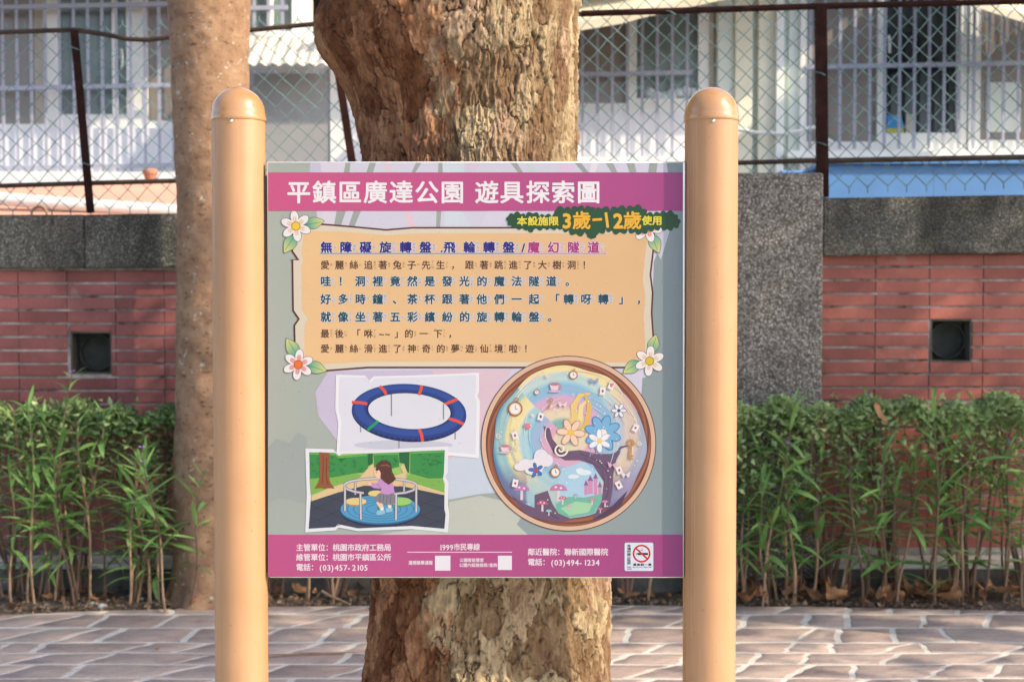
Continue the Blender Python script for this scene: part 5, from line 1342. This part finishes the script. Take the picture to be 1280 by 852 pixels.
def clock(x, y, r, k_=1):
    A.ell(*b_(x, y), r/3.704, r/3.704, c(150, 90, 70), n=26); A.ell(*b_(x, y), r*.86/3.704, r*.86/3.704, c(226, 178, 140), n=26); A.ell(*b_(x, y), r*.7/3.704, r*.7/3.704, c(248, 244, 238), n=26)
    A.stroke(bm_([(x, y), (x, y-r*.5)]), .7, c(70, 50, 60)); A.stroke(bm_([(x, y), (x+r*.35, y+r*.1)]), .7, c(70, 50, 60)); A.ring(*b_(x+r*.2, y-r*1.25), r*.28/3.7, r*.28/3.7, r*.16/3.7, r*.16/3.7, c(190, 130, 90), n=14)
clock(200, 262, 34); clock(469, 106, 20); clock(300, 185, 12); clock(386, 555, 24)
for (x, y, s) in ((382, 160, 24), (152, 445, 22)): A.poly(bm_([(x-s, y-s*.5), (x+s, y-s*.5), (x+s*.6, y+s*.7), (x-s*.6, y+s*.7)]), c(238, 214, 226)); A.ell(*b_(x, y-s*.5), s/3.704, s*.3/3.704, c(200, 130, 150)); A.ring(*b_(x+s*1.1, y), s*.4/3.7, s*.4/3.7, s*.22/3.7, s*.22/3.7, c(210, 160, 180), n=14); A.ell(*b_(x, y+s*.85), s*1.2/3.7, s*.25/3.7, c(220, 190, 210))
for (x, y, s, r_) in ((735, 420, 18, 0), (366, 222, 10, .6)):
    A.ring(*b_(x, y), s/3.7, s/3.7, s*.5/3.7, s*.5/3.7, c(206, 150, 90), n=18); A.stroke([b_(x, y+s), b_(x-s*.4-r_*20, y+s*4)], s*.11, c(206, 150, 90)); A.stroke([b_(x-s*.4-r_*20, y+s*4), b_(x-s*.4-r_*20+s, y+s*4)], s*.1, c(206, 150, 90)); A.stroke([b_(x-s*.3-r_*15, y+s*3.3), b_(x-s*.3-r_*15+s, y+s*3.3)], s*.1, c(206, 150, 90))
for (x, y, a) in ((318, 298, .3), (682, 546, -.4), (757, 350, .5), (680, 614, -.5), (200, 606, .2), (199, 385, -.3), (605, 180, .1), (645, 155, .4)):
    q = [(x+px_*math.cos(a)-py_*math.sin(a), y+px_*math.sin(a)+py_*math.cos(a)) for px_, py_ in ((-13, -18), (13, -18), (13, 18), (-13, 18))]; A.poly(bm_(q), c(246, 240, 244)); A.ell(*b_(x, y), 1.4, 1.8, c(196, 70, 90) if x > 190 and x != 318 else c(60, 60, 80))
for (x, y, s) in ((258, 342, 17), (648, 150, 10)): A.ell(*b_(x-s*.45, y-s*.2), s*.55/3.7, s*.55/3.7, c(236, 130, 150)); A.ell(*b_(x+s*.45, y-s*.2), s*.55/3.7, s*.55/3.7, c(236, 130, 150), k=A.k+.3); A.poly(bm_([(x-s*.95, y), (x+s*.95, y), (x, y+s)]), c(236, 130, 150), k=A.k+.6)
A.k += 1
for (x, y, col) in ((565, 132, (150, 170, 214)), (420, 240, (246, 210, 224)), (712, 565, (240, 226, 236)), (650, 520, (230, 180, 210))):
    for sx_ in (-1, 1): A.poly(bm_([(x, y), (x+sx_*22, y-14), (x+sx_*18, y+6), (x+sx_*10, y+16)]), c(*col))
for k_ in range(150):
    a = random.uniform(0, 6.28); r = random.uniform(.25, .84)*RR_; A.ell(CX+r*math.cos(a), CY+r*math.sin(a), *(2*[random.choice((.35, .5, .8))]), c(250, 250, 246), k=A.k+1, n=8) if random.random() < .75 else None
A.k += 1
for (x, y, r) in ((122, 385, 14), (210, 440, 13), (348, 108, 11), (410, 450, 34), (775, 420, 12), (280, 290, 9)):
    A.stroke(bm_([(x+r*(1-i/26)*math.cos(i*.42), y+r*(1-i/26)*math.sin(i*.42)) for i in range(24)]), .9 if r < 30 else 2.2, c(250, 240, 220))
A.build('round_picture', panel, 'round knot-hole picture with a pastel swirl')
# bottom lettering
A = Art(50); W2 = c(246, 232, 242)
def line(s_, x, y, sx, sy, bold=.16, pitch=None):
    for ch_ in s_:
        half = ord(ch_) < 128
        A.ch(ch_, x, y+(0 if not half else sy*.02), sx*1.02 if not half else sx*1.08, sy*1.02 if not half else sy*1.08, W2, bold=bold, k=1)
        x += (sx if not half else sx*(.58 if ch_ not in '()1' else .46)) if pitch is None else pitch
line('主管單位：桃園市政府工務局', 370, 679, 9.15, 9.2); line('維管單位：桃園市平鎮區公所', 370, 691.2, 9.15, 9.2); line('電話：', 370, 703.6, 9.15, 9.2); line('(03)457-2105', 399, 703.6, 9.3, 9.2)
line('1999', 549, 678.4, 8.2, 9); line('市民專線', 567, 678.4, 8.2, 9)
A.stroke([(509, 689.6), (640, 689.6)], .9, W2)
line('違規檢舉通報', 510.5, 700, 5.05, 5.4, .1); line('公園智能管家', 574.5, 697, 5.05, 5, .1); line('公園內設施報修', 574, 703.2, 5.05, 5, .1); line('/', 609.5, 703.2, 5, 5, .1); line('查詢', 611.5, 703.2, 5.05, 5, .1)
line('鄰近醫院：聯新國際醫院', 659.5, 684.6, 9.15, 9.2); line('電話：', 659.5, 697.2, 9.15, 9.2); line('(03)494-1234', 688.5, 697.2, 9.3, 9.2)
A.build('lettering', panel, 'white contact lettering on the bottom banner')
for (a0, b0, a1, b1) in ((543.8, 694, 563, 712.6), (622.4, 694, 639.8, 711.8)):
    A = Art(50); A.poly([(a0, b0), (a1, b0), (a1, b1), (a0, b1)], c(240, 236, 246)); A.build('white_patch', panel)
# no smoking sticker
A = Art(50)
def rr(x0, y0, x1, y1, r):
    o = []
    for cx_, cy_, a0 in ((x1-r, y0+r, -90), (x1-r, y1-r, 0), (x0+r, y1-r, 90), (x0+r, y0+r, 180)):
        for i in range(7): t = R(a0+i*15); o.append((cx_+r*math.cos(t), cy_+r*math.sin(t)))
    return o
A.poly(rr(780.2, 677.2, 817.2, 713.6, 2.4), c(128, 110, 170)); A.poly(rr(780.8, 677.8, 816.6, 713.0, 2), c(228, 234, 250))
BLK = c(40, 40, 50)
A.poly([(794.5, 680+10.4), (810, 680+10.4), (810, 680+13.2), (794.5, 680+13.2)], BLK); A.poly([(794.5, 690.4), (797, 690.4), (797, 693.2), (794.5, 693.2)], c(180, 180, 190))
A.stroke([(798, 687.5), (801, 687), (803, 688), (803.5, 685.5), (801.5, 684.8)], .5, c(90, 90, 110))
A.ring(802, 691.4, 11.2, 11.2, 9.0, 9.0, c(208, 32, 38)); A.stroke([(795.2, 685.0), (809.2, 698.0)], 2.2, c(208, 32, 38))
for i, ch_ in enumerate('本場所禁止吸菸'): A.ch(ch_, 783.7, 679.8+i*3.62, 5.0, 3.7, BLK, bold=.12, k=9)
for i, ch_ in enumerate('最高罰一萬'): A.ch(ch_, 791.2+i*4.7, 703.6, 4.6, 3.2, BLK, bold=.12, k=9)
for i, ch_ in enumerate('NO'): A.ch(ch_, 784+i*2.5, 706.6, 3.2, 3.2, c(60, 80, 170), bold=.08, k=9)
x_ = 783.6
for ch_ in 'SMOKING': A.ch(ch_, x_, 709.6, 1.5, 2.2, c(60, 80, 170), bold=.04, k=9); x_ += .85
x_ = 791
for ch_ in 'Maximum Fine NT$10,000': A.ch(ch_, x_, 707.2, 2.0, 2.2, c(60, 80, 170), bold=.04, k=9); x_ += 1.05
A.build('no_smoking_sticker', panel)
